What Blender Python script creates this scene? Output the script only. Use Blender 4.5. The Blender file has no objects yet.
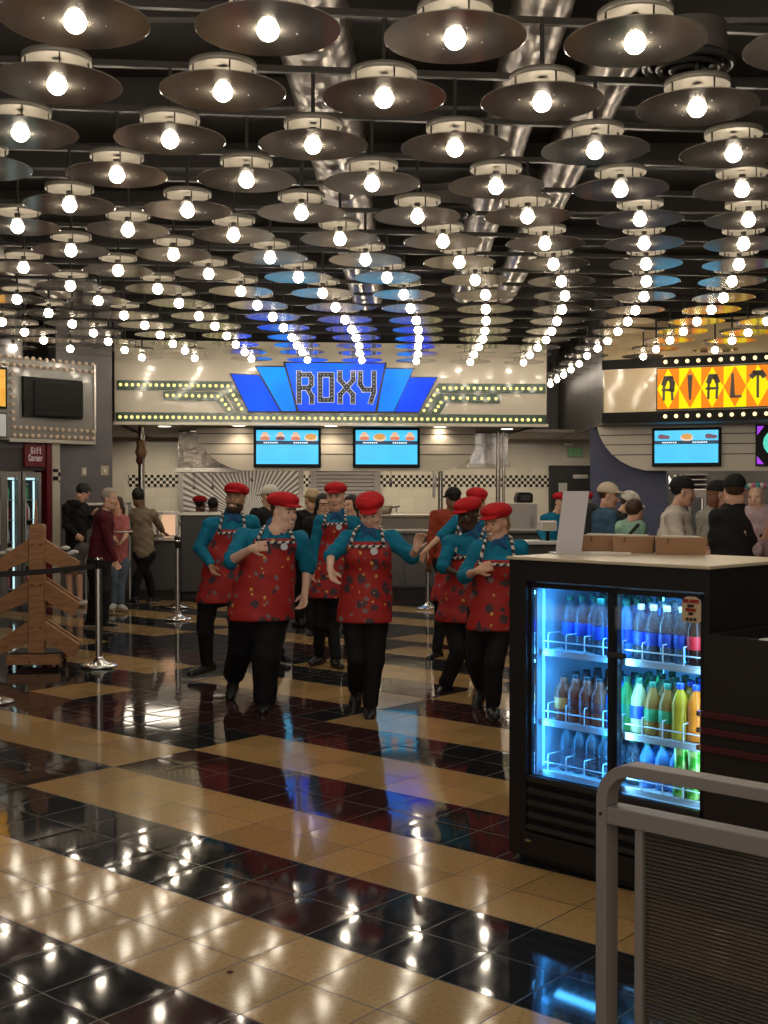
import bpy, math, random
import numpy as np
from mathutils import Vector, Matrix
R = random.Random(7)
SC = bpy.context.scene
COL = SC.collection
EXPO = .75; XG = 2**-EXPO; F = 1192.0; PITCH = 0.0165; CH = 1.6
def ray(px, py):
    u, v = px - 384.0, 512.0 - py
    return Vector((u, F*math.cos(PITCH) + v*math.sin(PITCH), -F*math.sin(PITCH) + v*math.cos(PITCH)))
def at(px, py, Y):
    d = ray(px, py); return Vector((0, 0, CH)) + d*(Y/d.y)
def gnd(px, py, z=0.0):
    d = ray(px, py); return Vector((0, 0, CH)) + d*((z-CH)/d.z)
class Frame:
    """vertical plane: origin o (xy), direction angle; u along, d outwards to the viewer, z up"""
    def __init__(s, o, deg):
        a = math.radians(deg); s.o = Vector((o[0], o[1], 0)); s.e = Vector((math.cos(a), math.sin(a), 0)); s.n = Vector((math.sin(a), -math.cos(a), 0)); s.deg = a
    def p(s, u, d, z): return s.o + s.e*u + s.n*d + Vector((0, 0, z))
    def hit(s, px, py, off=0.0):
        r = ray(px, py); o = s.o + s.n*off
        t = (o.x*s.n.x + o.y*s.n.y)/(r.x*s.n.x + r.y*s.n.y)
        w = Vector((0, 0, CH)) + r*t
        return (w - o).dot(s.e), w.z
# ---------------------------------------------------------------- materials
def lin(c):
    if isinstance(c, str):
        c = tuple(int(c[i:i+2], 16)/255 for i in (0, 2, 4))
        return tuple((x/12.92 if x <= .04045 else ((x+.055)/1.055)**2.4) for x in c) + (1,)
    return tuple(c) + (1,)
_M = {}
def mat(name, col=(.5, .5, .5), rough=.5, metal=0, coat=0, emit=None, es=1, trans=0, spec=.5, ior=1.45, alpha=1):
    if name in _M: return _M[name]
    m = bpy.data.materials.new(name); m.use_nodes = True
    b = m.node_tree.nodes['Principled BSDF']
    b.inputs['Base Color'].default_value = lin(col); b.inputs['Roughness'].default_value = rough
    b.inputs['Metallic'].default_value = metal; b.inputs['Coat Weight'].default_value = coat
    b.inputs['Coat Roughness'].default_value = .06
    b.inputs['Transmission Weight'].default_value = trans; b.inputs['IOR'].default_value = ior
    b.inputs['Specular IOR Level'].default_value = spec; b.inputs['Alpha'].default_value = alpha
    if emit is not None:
        b.inputs['Emission Color'].default_value = lin(emit); b.inputs['Emission Strength'].default_value = es*(1 if name == 'glowing_globe_bulb' else XG)
    _M[name] = m; return m
def nodes(m):
    nt = m.node_tree; return nt, nt.nodes, nt.links, nt.nodes['Principled BSDF']
def noise_col(m, c1, c2, scale=5, detail=4, stretch=(1, 1, 1), lo=.35, hi=.65, coord='Object'):
    nt, N, L, b = nodes(m)
    tc = N.new('ShaderNodeTexCoord'); mp = N.new('ShaderNodeMapping'); mp.inputs['Scale'].default_value = stretch
    no = N.new('ShaderNodeTexNoise'); no.inputs['Scale'].default_value = scale; no.inputs['Detail'].default_value = detail
    cr = N.new('ShaderNodeValToRGB'); cr.color_ramp.elements[0].position = lo; cr.color_ramp.elements[1].position = hi
    cr.color_ramp.elements[0].color = lin(c1); cr.color_ramp.elements[1].color = lin(c2)
    L.new(tc.outputs[coord], mp.inputs[0]); L.new(mp.outputs[0], no.inputs[0]); L.new(no.outputs[0], cr.inputs[0]); L.new(cr.outputs[0], b.inputs['Base Color'])
    return m
def bump(m, scale=20, strength=.2, dist=.01, stretch=(1, 1, 1), detail=2):
    nt, N, L, b = nodes(m)
    tc = N.new('ShaderNodeTexCoord'); mp = N.new('ShaderNodeMapping'); mp.inputs['Scale'].default_value = stretch
    no = N.new('ShaderNodeTexNoise'); no.inputs['Scale'].default_value = scale; no.inputs['Detail'].default_value = detail
    bu = N.new('ShaderNodeBump'); bu.inputs['Strength'].default_value = strength; bu.inputs['Distance'].default_value = dist
    L.new(tc.outputs['Object'], mp.inputs[0]); L.new(mp.outputs[0], no.inputs[0]); L.new(no.outputs[0], bu.inputs['Height']); L.new(bu.outputs[0], b.inputs['Normal'])
    return m
def math_node(N, L, op, a, b=None):
    n = N.new('ShaderNodeMath'); n.operation = op
    for i, x in enumerate((a, b)):
        if x is None: continue
        if isinstance(x, (int, float)): n.inputs[i].default_value = x
        else: L.new(x, n.inputs[i])
    return n.outputs[0]
# ---------------------------------------------------------------- mesh builder
class MB:
    def __init__(s): s.v = []; s.f = []; s.m = []; s.sm = []
    def _add(s, vs, fs, mi=0, smooth=False):
        b = len(s.v); s.v += [tuple(x) for x in vs]
        for f in fs: s.f.append(tuple(b+i for i in f)); s.m.append(mi); s.sm.append(smooth)
    def hexa(s, c, mi=0):  # 8 corners: bottom 4 ccw, top 4 ccw
        s._add(c, [(3, 2, 1, 0), (4, 5, 6, 7), (0, 1, 5, 4), (1, 2, 6, 5), (2, 3, 7, 6), (3, 0, 4, 7)], mi); return s
    def box(s, lo, hi, mi=0):
        (a, b, c), (d, e, f) = lo, hi
        return s.hexa([(a, b, c), (d, b, c), (d, e, c), (a, e, c), (a, b, f), (d, b, f), (d, e, f), (a, e, f)], mi)
    def fbox(s, fr, u0, u1, d0, d1, z0, z1, mi=0):
        """box in a Frame: u range, d range (towards viewer), z range"""
        P = fr.p; u0, u1 = min(u0, u1), max(u0, u1); d0, d1 = min(d0, d1), max(d0, d1)
        return s.hexa([P(u0, d1, z0), P(u1, d1, z0), P(u1, d0, z0), P(u0, d0, z0), P(u0, d1, z1), P(u1, d1, z1), P(u1, d0, z1), P(u0, d0, z1)], mi)
    def fprism(s, fr, poly, d0, d1, mi=0):
        """polygon in (u,z) extruded from d0 (back) to d1 (front)"""
        n = len(poly); a = sum(poly[i][0]*poly[(i+1) % n][1]-poly[(i+1) % n][0]*poly[i][1] for i in range(n))
        if a < 0: poly = poly[::-1]
        vs = [fr.p(u, d1, z) for u, z in poly] + [fr.p(u, d0, z) for u, z in poly]
        fs = [tuple(range(n)), tuple(range(2*n-1, n-1, -1))] + [(i, i+n, (i+1) % n+n, (i+1) % n) for i in range(n)]
        s._add(vs, fs, mi); return s
    def cyl(s, p, q, r1, r2=None, n=16, mi=0, cap=True, smooth=True):
        r2 = r1 if r2 is None else r2; p = Vector(p); q = Vector(q); d = (q-p).normalized()
        a = d.orthogonal().normalized(); b = d.cross(a)
        vs = []
        for c, r in ((p, r1), (q, r2)):
            for i in range(n):
                t = 2*math.pi*i/n; vs.append(c + (a*math.cos(t)+b*math.sin(t))*r)
        s._add(vs, [(i, (i+1) % n, n+(i+1) % n, n+i) for i in range(n)], mi, smooth)
        if cap: s._add(vs, [tuple(range(n-1, -1, -1)), tuple(range(n, 2*n))], mi)
        return s
    def lathe(s, prof, c=(0, 0, 0), n=24, mi=0, smooth=True, sx=1, sy=1):
        """prof: list of (r,z) or (r,z,mi)"""
        vs = []; k = len(prof)
        for P in prof:
            for i in range(n):
                t = 2*math.pi*i/n; vs.append((c[0]+P[0]*math.cos(t)*sx, c[1]+P[0]*math.sin(t)*sy, c[2]+P[1]))
        b = len(s.v); s.v += vs
        for j in range(k-1):
            for i in range(n):
                s.f.append((b+j*n+i, b+j*n+(i+1) % n, b+(j+1)*n+(i+1) % n, b+(j+1)*n+i)); s.m.append(prof[j][2] if len(prof[j]) > 2 else mi); s.sm.append(smooth)
        return s
    def ball(s, c, r, n=12, m=8, mi=0, rz=None, ry=None):
        rz = r if rz is None else rz
        pr = [(max(1e-4, r*math.sin(math.pi*j/m)), -rz*math.cos(math.pi*j/m)) for j in range(m+1)]
        return s.lathe(pr, c, n, mi, True, 1, 1 if ry is None else ry/r)
    def tube(s, pts, r, n=8, mi=0, closed=False, flat=None, stripe=None):
        pts = [Vector(p) for p in pts]; k = len(pts); vs = []; prev = None
        for i, p in enumerate(pts):
            if closed: t = pts[(i+1) % k]-pts[i-1]
            else: t = pts[min(i+1, k-1)]-pts[max(i-1, 0)]
            t.normalize()
            if prev is None: a = t.orthogonal().normalized() if flat is None else (Vector(flat)-t*t.dot(Vector(flat))).normalized()
            else: a = (prev - t*prev.dot(t)).normalized()
            prev = a; b = t.cross(a)
            for j in range(n):
                q = 2*math.pi*j/n; vs.append(p+(a*math.cos(q)+b*math.sin(q))*r)
        b0 = len(s.v); s.v += [tuple(x) for x in vs]
        for i in range(k if closed else k-1):
            for j in range(n):
                s.f.append((b0+i*n+j, b0+i*n+(j+1) % n, b0+((i+1) % k)*n+(j+1) % n, b0+((i+1) % k)*n+j))
                s.m.append(mi if stripe is None else ((i+(j*4)//n)//stripe) % 2); s.sm.append(True)
        if not closed: s._add(vs, [tuple(range(n-1, -1, -1)), tuple(range((k-1)*n, k*n))], mi)
        return s
    def bar(s, p, q, w, h, up=(0, 0, 1), mi=0):
        p = Vector(p); q = Vector(q); d = (q-p).normalized(); up = Vector(up); a = d.cross(up).normalized()*w/2; b = a.cross(d).normalized()*h/2
        return s.hexa([p-a-b, p+a-b, q+a-b, q-a-b, p-a+b, p+a+b, q+a+b, q-a+b], mi)
    def build(s, name, mats, parent=None, loc=None, bevel=0, label=None, smooth=None):
        me = bpy.data.meshes.new(name)
        off = Vector(loc) if loc is not None else (Vector(parent['_w']) if parent is not None and '_w' in parent.keys() else Vector((0, 0, 0)))
        me.from_pydata([(x[0]-off.x, x[1]-off.y, x[2]-off.z) for x in s.v], [], s.f)
        mats = mats if isinstance(mats, (list, tuple)) else [mats]
        for m in mats: me.materials.append(m)
        me.polygons.foreach_set('material_index', s.m)
        me.polygons.foreach_set('use_smooth', [bool(x) if smooth is None else smooth for x in s.sm])
        me.validate(); me.update()
        o = bpy.data.objects.new(name, me); COL.objects.link(o)
        if parent is not None:
            o.parent = parent; o['_w'] = tuple(off)
        if loc is not None and parent is None: o.location = off
        if parent is None: o['_w'] = tuple(off)
        if bevel:
            b = o.modifiers.new('Bevel', 'BEVEL'); b.width = bevel; b.segments = 2; b.limit_method = 'ANGLE'
        if label: o['label'] = label
        return o
def thing(name, label, cat, loc, group=None):
    o = bpy.data.objects.new(name, None); COL.objects.link(o); o.location = loc; o.empty_display_size = .1
    o['_w'] = tuple(loc); return tag(o, label, cat, group)
def tag(o, label, cat, group=None, kind=None):
    o['label'] = label; o['category'] = cat
    if group: o['group'] = group
    if kind: o['kind'] = kind
    return o
def struct(o): o['kind'] = 'structure'; return o
def copy_tree(o, parent=None, loc=None):
    c = o.copy(); COL.objects.link(c)
    if parent is not None: c.parent = parent
    for ch in [x for x in o.children]: copy_tree(ch, c)
    if loc is not None: c.location = loc; c['_w'] = tuple(loc)
    return c
ORD = ['', 'first', 'second', 'third', 'fourth', 'fifth', 'sixth', 'seventh', 'eighth', 'ninth', 'tenth', 'eleventh', 'twelfth', 'thirteenth', 'fourteenth', 'fifteenth', 'sixteenth', 'seventeenth', 'eighteenth', 'nineteenth', 'twentieth', 'twenty-first', 'twenty-second', 'twenty-third', 'twenty-fourth', 'twenty-fifth']
# shared materials
M_steel = mat('brushed_steel', (.52, .50, .47), .28, 1)
M_chrome = mat('chrome', (.75, .73, .70), .12, 1)
M_black = mat('black_paint', (.006, .0055, .0055), .5, spec=.25)
M_blackmatte = mat('matte_black', (.02, .018, .017), .7)
M_dark = mat('dark_grey_laminate', (.05, .047, .05), .4)
M_white = mat('white_plastic', (.75, .73, .70), .4)
M_cream = mat('cream_laminate', (.62, .54, .42), .12, coat=.5)
M_greywall = noise_col(mat('grey_wall_paint', (.10, .095, .10), .55), (.095, .09, .097), (.115, .108, .112), 3)
# ---------------------------------------------------------------- camera, world
cam = bpy.data.cameras.new('camera'); co = bpy.data.objects.new('camera', cam); COL.objects.link(co)
cam.sensor_fit = 'VERTICAL'; cam.sensor_height = 24; cam.lens = 24*F/1024; cam.clip_start = .05; cam.clip_end = 200
co.location = (0, 0, CH); co.rotation_euler = (math.pi/2-PITCH, 0, 0); SC.camera = co
w = bpy.data.worlds.new('world'); SC.world = w; w.use_nodes = True
w.node_tree.nodes['Background'].inputs[0].default_value = (1, .9, .78, 1); w.node_tree.nodes['Background'].inputs[1].default_value = .55
SC.view_settings.view_transform = 'Standard'; SC.view_settings.look = 'None'; SC.view_settings.gamma = 1; SC.view_settings.use_curve_mapping = False
SC.view_settings.exposure = EXPO
SC.cycles.use_denoising = True; SC.cycles.max_bounces = 8; SC.cycles.caustics_reflective = False; SC.cycles.caustics_refractive = False
SC.cycles.sample_clamp_indirect = 3.0
try: SC.cycles.use_light_tree = True
except Exception: pass
# ---------------------------------------------------------------- floor of 30 cm tiles laid at 45 degrees
TH = 0.6997; TS = 0.2991; OX, OY = -1.128, 4.205
def tile_pt(a, b): return (OX+TS*(a*math.cos(TH)+b*math.sin(TH)), OY+TS*(-a*math.sin(TH)+b*math.cos(TH)))
def floor_mat(name, col, c2, rough):
    m = mat(name, col, rough, spec=.40)
    nt, N, L, b = nodes(m)
    uv = N.new('ShaderNodeUVMap'); sp = N.new('ShaderNodeSeparateXYZ'); L.new(uv.outputs[0], sp.inputs[0])
    ds = []
    for i in (0, 1):
        fr = math_node(N, L, 'FRACT', sp.outputs[i]); a = math_node(N, L, 'SUBTRACT', fr, .5); ds.append(math_node(N, L, 'ABSOLUTE', a))
    mx = math_node(N, L, 'MAXIMUM', ds[0], ds[1])
    g = N.new('ShaderNodeMapRange'); L.new(mx, g.inputs[0]); g.inputs[1].default_value = .488; g.inputs[2].default_value = .494
    tc = N.new('ShaderNodeTexCoord'); no = N.new('ShaderNodeTexNoise'); no.inputs['Scale'].default_value = 55; no.inputs['Detail'].default_value = 3; L.new(tc.outputs['Object'], no.inputs[0])
    cr = N.new('ShaderNodeMix'); cr.data_type = 'RGBA'; cr.inputs[6].default_value = lin(col); cr.inputs[7].default_value = lin(c2)
    mr = N.new('ShaderNodeMapRange'); mr.inputs[1].default_value = .45; mr.inputs[2].default_value = .75; L.new(no.outputs[0], mr.inputs[0]); L.new(mr.outputs[0], cr.inputs[0])
    wn = N.new('ShaderNodeTexWhiteNoise'); fl = N.new('ShaderNodeVectorMath'); fl.operation = 'FLOOR'; L.new(uv.outputs[0], fl.inputs[0]); L.new(fl.outputs[0], wn.inputs[0])
    hv = N.new('ShaderNodeHueSaturation'); L.new(cr.outputs[2], hv.inputs['Color'])
    mv = N.new('ShaderNodeMapRange'); mv.inputs[3].default_value = .82; mv.inputs[4].default_value = 1.15; L.new(wn.outputs[0], mv.inputs[0]); L.new(mv.outputs[0], hv.inputs['Value'])
    gm = N.new('ShaderNodeMix'); gm.data_type = 'RGBA'; gm.inputs[7].default_value = (.035, .026, .02, 1); L.new(hv.outputs[0], gm.inputs[6]); L.new(g.outputs[0], gm.inputs[0]); L.new(gm.outputs[2], b.inputs['Base Color'])
    # worn, slightly dished tiles: soft raised rim and a per-tile wave
    e = N.new('ShaderNodeMapRange'); e.interpolation_type = 'SMOOTHSTEP'; L.new(mx, e.inputs[0]); e.inputs[1].default_value = .34; e.inputs[2].default_value = .5; e.inputs[3].default_value = 0; e.inputs[4].default_value = -1
    n2 = N.new('ShaderNodeTexNoise'); n2.inputs['Scale'].default_value = 2.2; n2.inputs['Detail'].default_value = 1; L.new(tc.outputs['Object'], n2.inputs[0])
    wn2 = N.new('ShaderNodeSeparateColor'); L.new(wn.outputs['Color'], wn2.inputs[0]); fx = N.new('ShaderNodeVectorMath'); fx.operation = 'FRACTION'; L.new(uv.outputs[0], fx.inputs[0]); fs = N.new('ShaderNodeSeparateXYZ'); L.new(fx.outputs[0], fs.inputs[0])
    tl = math_node(N, L, 'ADD', math_node(N, L, 'MULTIPLY', fs.outputs[0], math_node(N, L, 'SUBTRACT', wn2.outputs[0], .5)), math_node(N, L, 'MULTIPLY', fs.outputs[1], math_node(N, L, 'SUBTRACT', wn2.outputs[1], .5)))
    tl = math_node(N, L, 'MULTIPLY', tl, .0018)
    h = math_node(N, L, 'ADD', math_node(N, L, 'MULTIPLY', e.outputs[0], .0003), math_node(N, L, 'MULTIPLY', n2.outputs[0], .0002))
    h = math_node(N, L, 'ADD', tl, h)
    bu = N.new('ShaderNodeBump'); bu.inputs['Strength'].default_value = .55; bu.inputs['Distance'].default_value = 1.0; L.new(h, bu.inputs['Height'])
    L.new(bu.outputs[0], b.inputs['Normal']); L.new(bu.outputs[0], b.inputs['Coat Normal'])
    rg = N.new('ShaderNodeMapRange'); L.new(g.outputs[0], rg.inputs[0]); rg.inputs[3].default_value = rough; rg.inputs[4].default_value = .6; L.new(rg.outputs[0], b.inputs['Roughness'])
    return m
fm = [floor_mat('cream_vinyl_tile', (.46, .285, .118), (.35, .21, .08), .095), floor_mat('black_vinyl_tile', (.016, .017, .020), (.026, .026, .028), .055), floor_mat('maroon_vinyl_tile', (.048, .020, .020), (.036, .016, .016), .06)]
CR = [(-30, 60, 0, 2), (-7, 60, 4, 6), (-16, -7, 6, 8), (-7, 60, 8, 10), (-16, -14, 10, 12), (-7, 60, 12, 14), (-14, -7, 14, 16), (-7, 60, 16, 18), (-23, -16, 14, 16), (-40, -23, 14, 16), (-14, -7, 18, 20),
      (-7, 60, 20, 22), (-14, 2, 22, 24), (-40, -23, 16, 18), (-40, -23, 20, 22), (-23, -16, 22, 24), (-16, 2, 25, 27), (-40, -23, 24, 26), (-23, 20, 29, 31), (-60, -25, 28, 30), (-16, 60, 33, 35), (-60, -20, 33, 35), (-60, -25, -4, -2), (-30, 60, -4, -2), (-30, -14, 2, 4)]
def tcol(a, b):
    for (a0, a1, b0, b1) in CR:
        if a0 <= a < a1 and b0 <= b < b1: return 0
    if -2 <= b < 0: return 2 if (a < 0 or 2 <= a < 5) else 1
    if b in (2, 3): return 2 if 0 <= a < 2 or 8 <= a < 12 else 1
    if b in (6, 7): return 2 if -7 <= a < 0 else 1
    if b in (10, 11): return 2 if -12 <= a < -4 else 1
    if b in (14, 15) and a >= -7: return 2 if a < -1 else 1
    return 2 if math.sin(a*.55+b//2*2.3) > .25 and (b//2) % 2 == 0 else 1
MBf = MB(); uvs = []
for a in range(-60, 46):
    for b in range(-18, 66):
        q = [tile_pt(a, b), tile_pt(a, b+1), tile_pt(a+1, b+1), tile_pt(a+1, b)]
        cx = sum(x[0] for x in q)/4; cy = sum(x[1] for x in q)/4
        if not (-13 < cx < 13 and -4.5 < cy < 24.2): continue
        MBf._add([(x, y, 0) for x, y in q][::-1], [(0, 1, 2, 3)], tcol(a, b))
        uvs += [(a+1, b), (a+1, b+1), (a, b+1), (a, b)]
fl = struct(MBf.build('floor', fm))
ul = fl.data.uv_layers.new(name='tiles')
if len(fl.data.loops) == len(uvs):
    for p in fl.data.polygons:
        vi = [fl.data.loops[k].vertex_index for k in p.loop_indices]
        for k, v in zip(p.loop_indices, vi): ul.data[k].uv = uvs[v]
# ---------------------------------------------------------------- shell
BETA = 5.6
bF = Frame((0, 18.85), BETA)          # plane of the blue theatre front
ceil_m = noise_col(mat('dark_ceiling_paint', (.03, .026, .024), .7), (.022, .019, .017), (.04, .034, .03), 1.2)
CZ = 4.75
struct(MB().box((-13, -4.5, CZ), (13, 25, CZ+.15)).build('ceiling', ceil_m))
# upper dark wall above the fronts, far back wall, side walls
kb = Frame((0, 23.9), BETA)           # back wall of the kitchens
wt = mat('cream_wall_tile', (.50, .45, .37), .25, coat=.2)
nt, N, L, b = nodes(wt)
tc = N.new('ShaderNodeTexCoord'); br = N.new('ShaderNodeTexBrick'); br.inputs['Color1'].default_value = lin((.52, .47, .38)); br.inputs['Color2'].default_value = lin((.47, .42, .34)); br.inputs['Mortar'].default_value = lin((.46, .41, .335))
br.inputs['Scale'].default_value = 1; br.inputs['Brick Width'].default_value = .3; br.inputs['Row Height'].default_value = .3; br.inputs['Mortar Size'].default_value = .008; br.offset = 0
sp = N.new('ShaderNodeSeparateXYZ'); cb = N.new('ShaderNodeCombineXYZ'); L.new(tc.outputs['Object'], sp.inputs[0]); L.new(sp.outputs[0], cb.inputs[0]); L.new(sp.outputs[2], cb.inputs[1]); L.new(cb.outputs[0], br.inputs[0]); L.new(br.outputs[0], b.inputs['Base Color'])
struct(MB().fbox(kb, -13, 13, -.15, 0, 0, CZ).build('wall_back', wt))
# checker strip on the back wall
CKZ1, CKZ0 = kb.hit(540, 475.3)[1], kb.hit(540, 487)[1]
ck = mat('black_white_checker_tile', (.5, .5, .5), .25)
nt, N, L, b = nodes(ck); tc = N.new('ShaderNodeTexCoord'); ch = N.new('ShaderNodeTexChecker'); ch.inputs['Scale'].default_value = 1; ch.inputs['Color1'].default_value = lin((.5, .45, .37)); ch.inputs['Color2'].default_value = lin((.012, .012, .012))
mp = N.new('ShaderNodeMapping'); mp.inputs['Scale'].default_value = (4/(CKZ1-CKZ0), 0, 4/(CKZ1-CKZ0)); mp.inputs['Location'].default_value = (.31, .5, -CKZ0*4/(CKZ1-CKZ0)+.001); L.new(tc.outputs['Object'], mp.inputs[0]); L.new(mp.outputs[0], ch.inputs[0]); L.new(ch.outputs[0], b.inputs['Base Color'])
z1, z0 = kb.hit(540, 475.3)[1], kb.hit(540, 487)[1]
struct(MB().fbox(kb, kb.hit(128, 480)[0], kb.hit(551, 480)[0], 0, .012, z0, z1).build('trim_1', ck))
# left diagonal wall (gift shop side) at 45 degrees to the fronts
lF = Frame(at(95, 444, 17.5)[:2], 90-39.4)   # u grows away from the viewer to the right
struct(MB().fbox(lF, -9, -1.15, -.25, -.1, 2.22, CZ).build('wall_left', M_greywall))
gw0 = lF.hit(58, 500)[0]
gwm = noise_col(mat('warm_grey_wall', (.13, .12, .125), .5), (.12, .112, .118), (.14, .13, .135), 3)
# grey wall beside the kitchen opening (px 57..113)
c1 = gnd(57, 603); c2 = gnd(113, 600)
gF = Frame((c1.x, c1.y), math.degrees(math.atan2(c2.y-c1.y, c2.x-c1.x))); gl = math.hypot(c2.x-c1.x, c2.y-c1.y)
struct(MB().fbox(gF, 0, gl, -.35, 0, 0, CZ).build('wall_corner', gwm, bevel=.004))
struct(MB().fbox(gF, 0, gl, 0, .015, 0, .12).build('baseboard_corner', M_blackmatte))
# bulkhead / soffit over both kitchens (z 2.66)
SZ = bF.hit(330, 424)[1]
uL = bF.hit(115, 420)[0]; uR = bF.hit(545.5, 420)[0]
sof = mat('soffit_paint', (.42, .37, .31), .6)
struct(MB().fbox(bF, uL-3, uR, -5.0, -.02, SZ, SZ+.05).build('ceiling_soffit_left', sof))
struct(MB().fbox(bF, uR, 9, -5.0, -2.2, SZ, SZ+.05).build('ceiling_soffit_right', sof))
# dark grey plaster bulkhead between the fronts
pA = at(603.5, 424, 18.4); pB = at(558, 439, 23.6); pC = at(545, 430, 22.8)
gm2 = noise_col(mat('grey_bulkhead_plaster', (.17, .155, .15), .5), (.15, .14, .137), (.19, .172, .165), 2, stretch=(6, 6, .4))
m = MB(); m.hexa([(pA.x, pA.y, SZ), (pA.x+.3, pA.y, SZ), (pB.x+.3, pB.y, SZ), (pB.x, pB.y, SZ), (pA.x, pA.y, CZ), (pA.x+.3, pA.y, CZ), (pB.x+.3, pB.y, CZ), (pB.x, pB.y, CZ)])
struct(m.build('wall_bulkhead_right', gm2))
m = MB(); m.hexa([(pC.x-.6, pB.y-.02, SZ), (pB.x, pB.y-.02, SZ), (pB.x, pB.y+.1, SZ), (pC.x-.6, pB.y+.1, SZ), (pC.x-.6, pB.y-.02, CZ), (pB.x, pB.y-.02, CZ), (pB.x, pB.y+.1, CZ), (pC.x-.6, pB.y+.1, CZ)])
struct(m.build('wall_bulkhead_back', gm2))
struct(MB().fbox(bF, uR-.12, uR, -4.9, -.02, SZ, CZ).build('wall_front_return', gm2))
struct(MB().fbox(bF, uL-.6, uR, -.6, -.4, SZ+1.2, CZ).build('wall_upper_left', ceil_m))
struct(MB().fbox(bF, uL-.02, uL+.08, -4.9, -.02, SZ, CZ).build('wall_front_return_left', gm2))
# right: blue wall and side wall
blue = noise_col(mat('slate_blue_wall', (.09, .10, .18), .5), (.085, .095, .17), (.10, .11, .19), 3)
rW = Frame(at(590, 500, 19.6)[:2], -26)
struct(MB().fbox(rW, 0, rW.hit(666, 500)[0], -.2, 0, 0, SZ).build('wall_right_blue', blue))
struct(MB().box((10.5, -4.5, 0), (10.7, 24, CZ)).build('wall_right', M_greywall))
struct(MB().box((-11.2, -4.5, 0), (-11, 24, CZ)).build('wall_far_left', M_greywall))
# ---------------------------------------------------------------- ceiling of disc lamps
BE = 34; HC = 2.0; BZ = CH+HC
LT = """75,22;268,30;455,38.5;635,43;815,48;57,85;223,92;384,98.5;542,102.5;697,108;20.5,133;170,140;313,145.5;455,148.5;595,151;733.5,154;-20,168;117,175.5;246.5,180.5;372,184;496,187;620.5,190;742,190;69.5,205.5;187.5,211;301.5,213.5;417.5,217;527.5,217;640,220;748.5,220.5;17.5,227;128,230.5;233.5,235.5;340,239.5;443,242;545,244;644,244;743.5,244.5;71,251;23.5,267.8;118,271;173.5,255;270,258;365.4,260.3;459.3,262.7;553.4,264.7;646,264.4;739,265;70.4,286.2;157.7,289.2;208.7,274.3;298.4,277.5;387,278;475.2,280.4;561.4,281.7;646.4,281.7;732,281.7;17,299.6;98.3,300.8;179,303.4;240.8,291.5;322.6,293.4;403.9,294.8;485.4,295.2;565,296;644,296.8;723.5,298;48.6,313.3;124,315.5;198.9,316.3;257.3,305.5;335.6,307.5;410.5,308.6;485.8,309.4;562,309.6;635.5,310.4;711.5,309.9;2,322;72.3,324;144.7,325.4;215,326.3;272.8,317;345,319.8;416.1,320.5;486.1,320.9;557,321.2;627.8,321.6;696.9,321.6;767,321.4;24.5,332.2;93.4,333;160.3,334.9;226.8,335.9;283.5,327.8;351.7,329.3;418.1,330.1;484.9,330.9;551.6,331.3;618,331.5;683.4,331.4;748,332.6;43.7,340.2;108.2,341.6;172.8,343.7;235.8,344.5;291.8,337.3;356,337.8;419.2,338.9;483,339;546,340;607.6,341;670,340.3;732,340.7;13.4,347.8;70.2,348.7;124.7,350;185,350.8;244.7,352.2;297,345.2;359,346;418,346.4;478.8,347;537.5,347.6;597.6,348.3;656,349.2;715,350;91,356.6;141.8,357.4;194.6,358;251.5,359;302.3,352.2;359.7,353.3;418,354.2;474,354.4;530,355;587,355.8;643.3,356.5;307.5,360;361.9,360.3;416.3,361;470.3,362;523.6,362.6;579.3,363.8;571,369.7;563.7,375;557,379.6;550.3,384.4"""
L0 = []
for s_ in LT.replace('\n', '').split(';'):
    if s_:
        x, y = map(float, s_.split(',')); d = ray(x, y); k = HC/d.z; L0.append((d.x*k, d.y*k))
disc_m = mat('tarnished_mirror_disc', (.48, .435, .385), .13, .72)
bump(disc_m, 5, .06, .003)
drum_m = mat('pale_aluminium_reflector', (.20, .18, .15), .42, .3)
bulb_m = mat('glowing_globe_bulb', (1, .95, .85), .5, emit=(1, .88, .70), es=BE)
post_m = mat('dark_steel_post', (.05, .045, .04), .4, .7)
proto = thing('ceiling_lamp', 'x', 'lamp', (0, 0, BZ), 'disc lamps hung across the lobby ceiling')
RD = .315
m = MB(); z = 0
m.lathe([(.050, z), (.16, z), (RD-.002, z), (RD, z+.001), (RD, z+.004), (RD-.002, z+.005), (.16, z+.005), (.050, z+.005), (.050, z)], (0, 0, BZ), 56, smooth=False)
disc = m.build('disc', disc_m, proto)
for k in range(4):
    a = k*math.pi/2+.35; m = MB()
    m.ball((.13*math.cos(a), .13*math.sin(a), BZ+z+.001), .0035, 6, 4)
    m.build('screw', mat('screw_head', (.8, .75, .65), .3, 1), proto)
MB().ball((0, 0, BZ), .047, 20, 12).build('bulb', bulb_m, proto)
MB().lathe([(.001, .035), (.018, .035), (.02, .075), (.024, .10), (.001, .10)], (0, 0, BZ), 14).build('socket', post_m, proto)
m = MB(); h = .118
m.lathe([(.001, h+.012), (.12, h+.012), (.158, h+.006), (.165, h-.012), (.168, h-.012), (.168, h+.02), (.10, h+.034), (.001, h+.034)], (0, 0, BZ), 40)
m.build('reflector', drum_m, proto)
for k in range(4):
    a = k*math.pi/2+.35
    MB().cyl((.15*math.cos(a), .15*math.sin(a), BZ+.028), (.15*math.cos(a), .15*math.sin(a), BZ+.125), .0045, n=6).build('post', post_m, proto)
MB().cyl((0, 0, BZ+.148), (0, 0, BZ+.42), .012, n=8).build('stem', post_m, proto)
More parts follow.
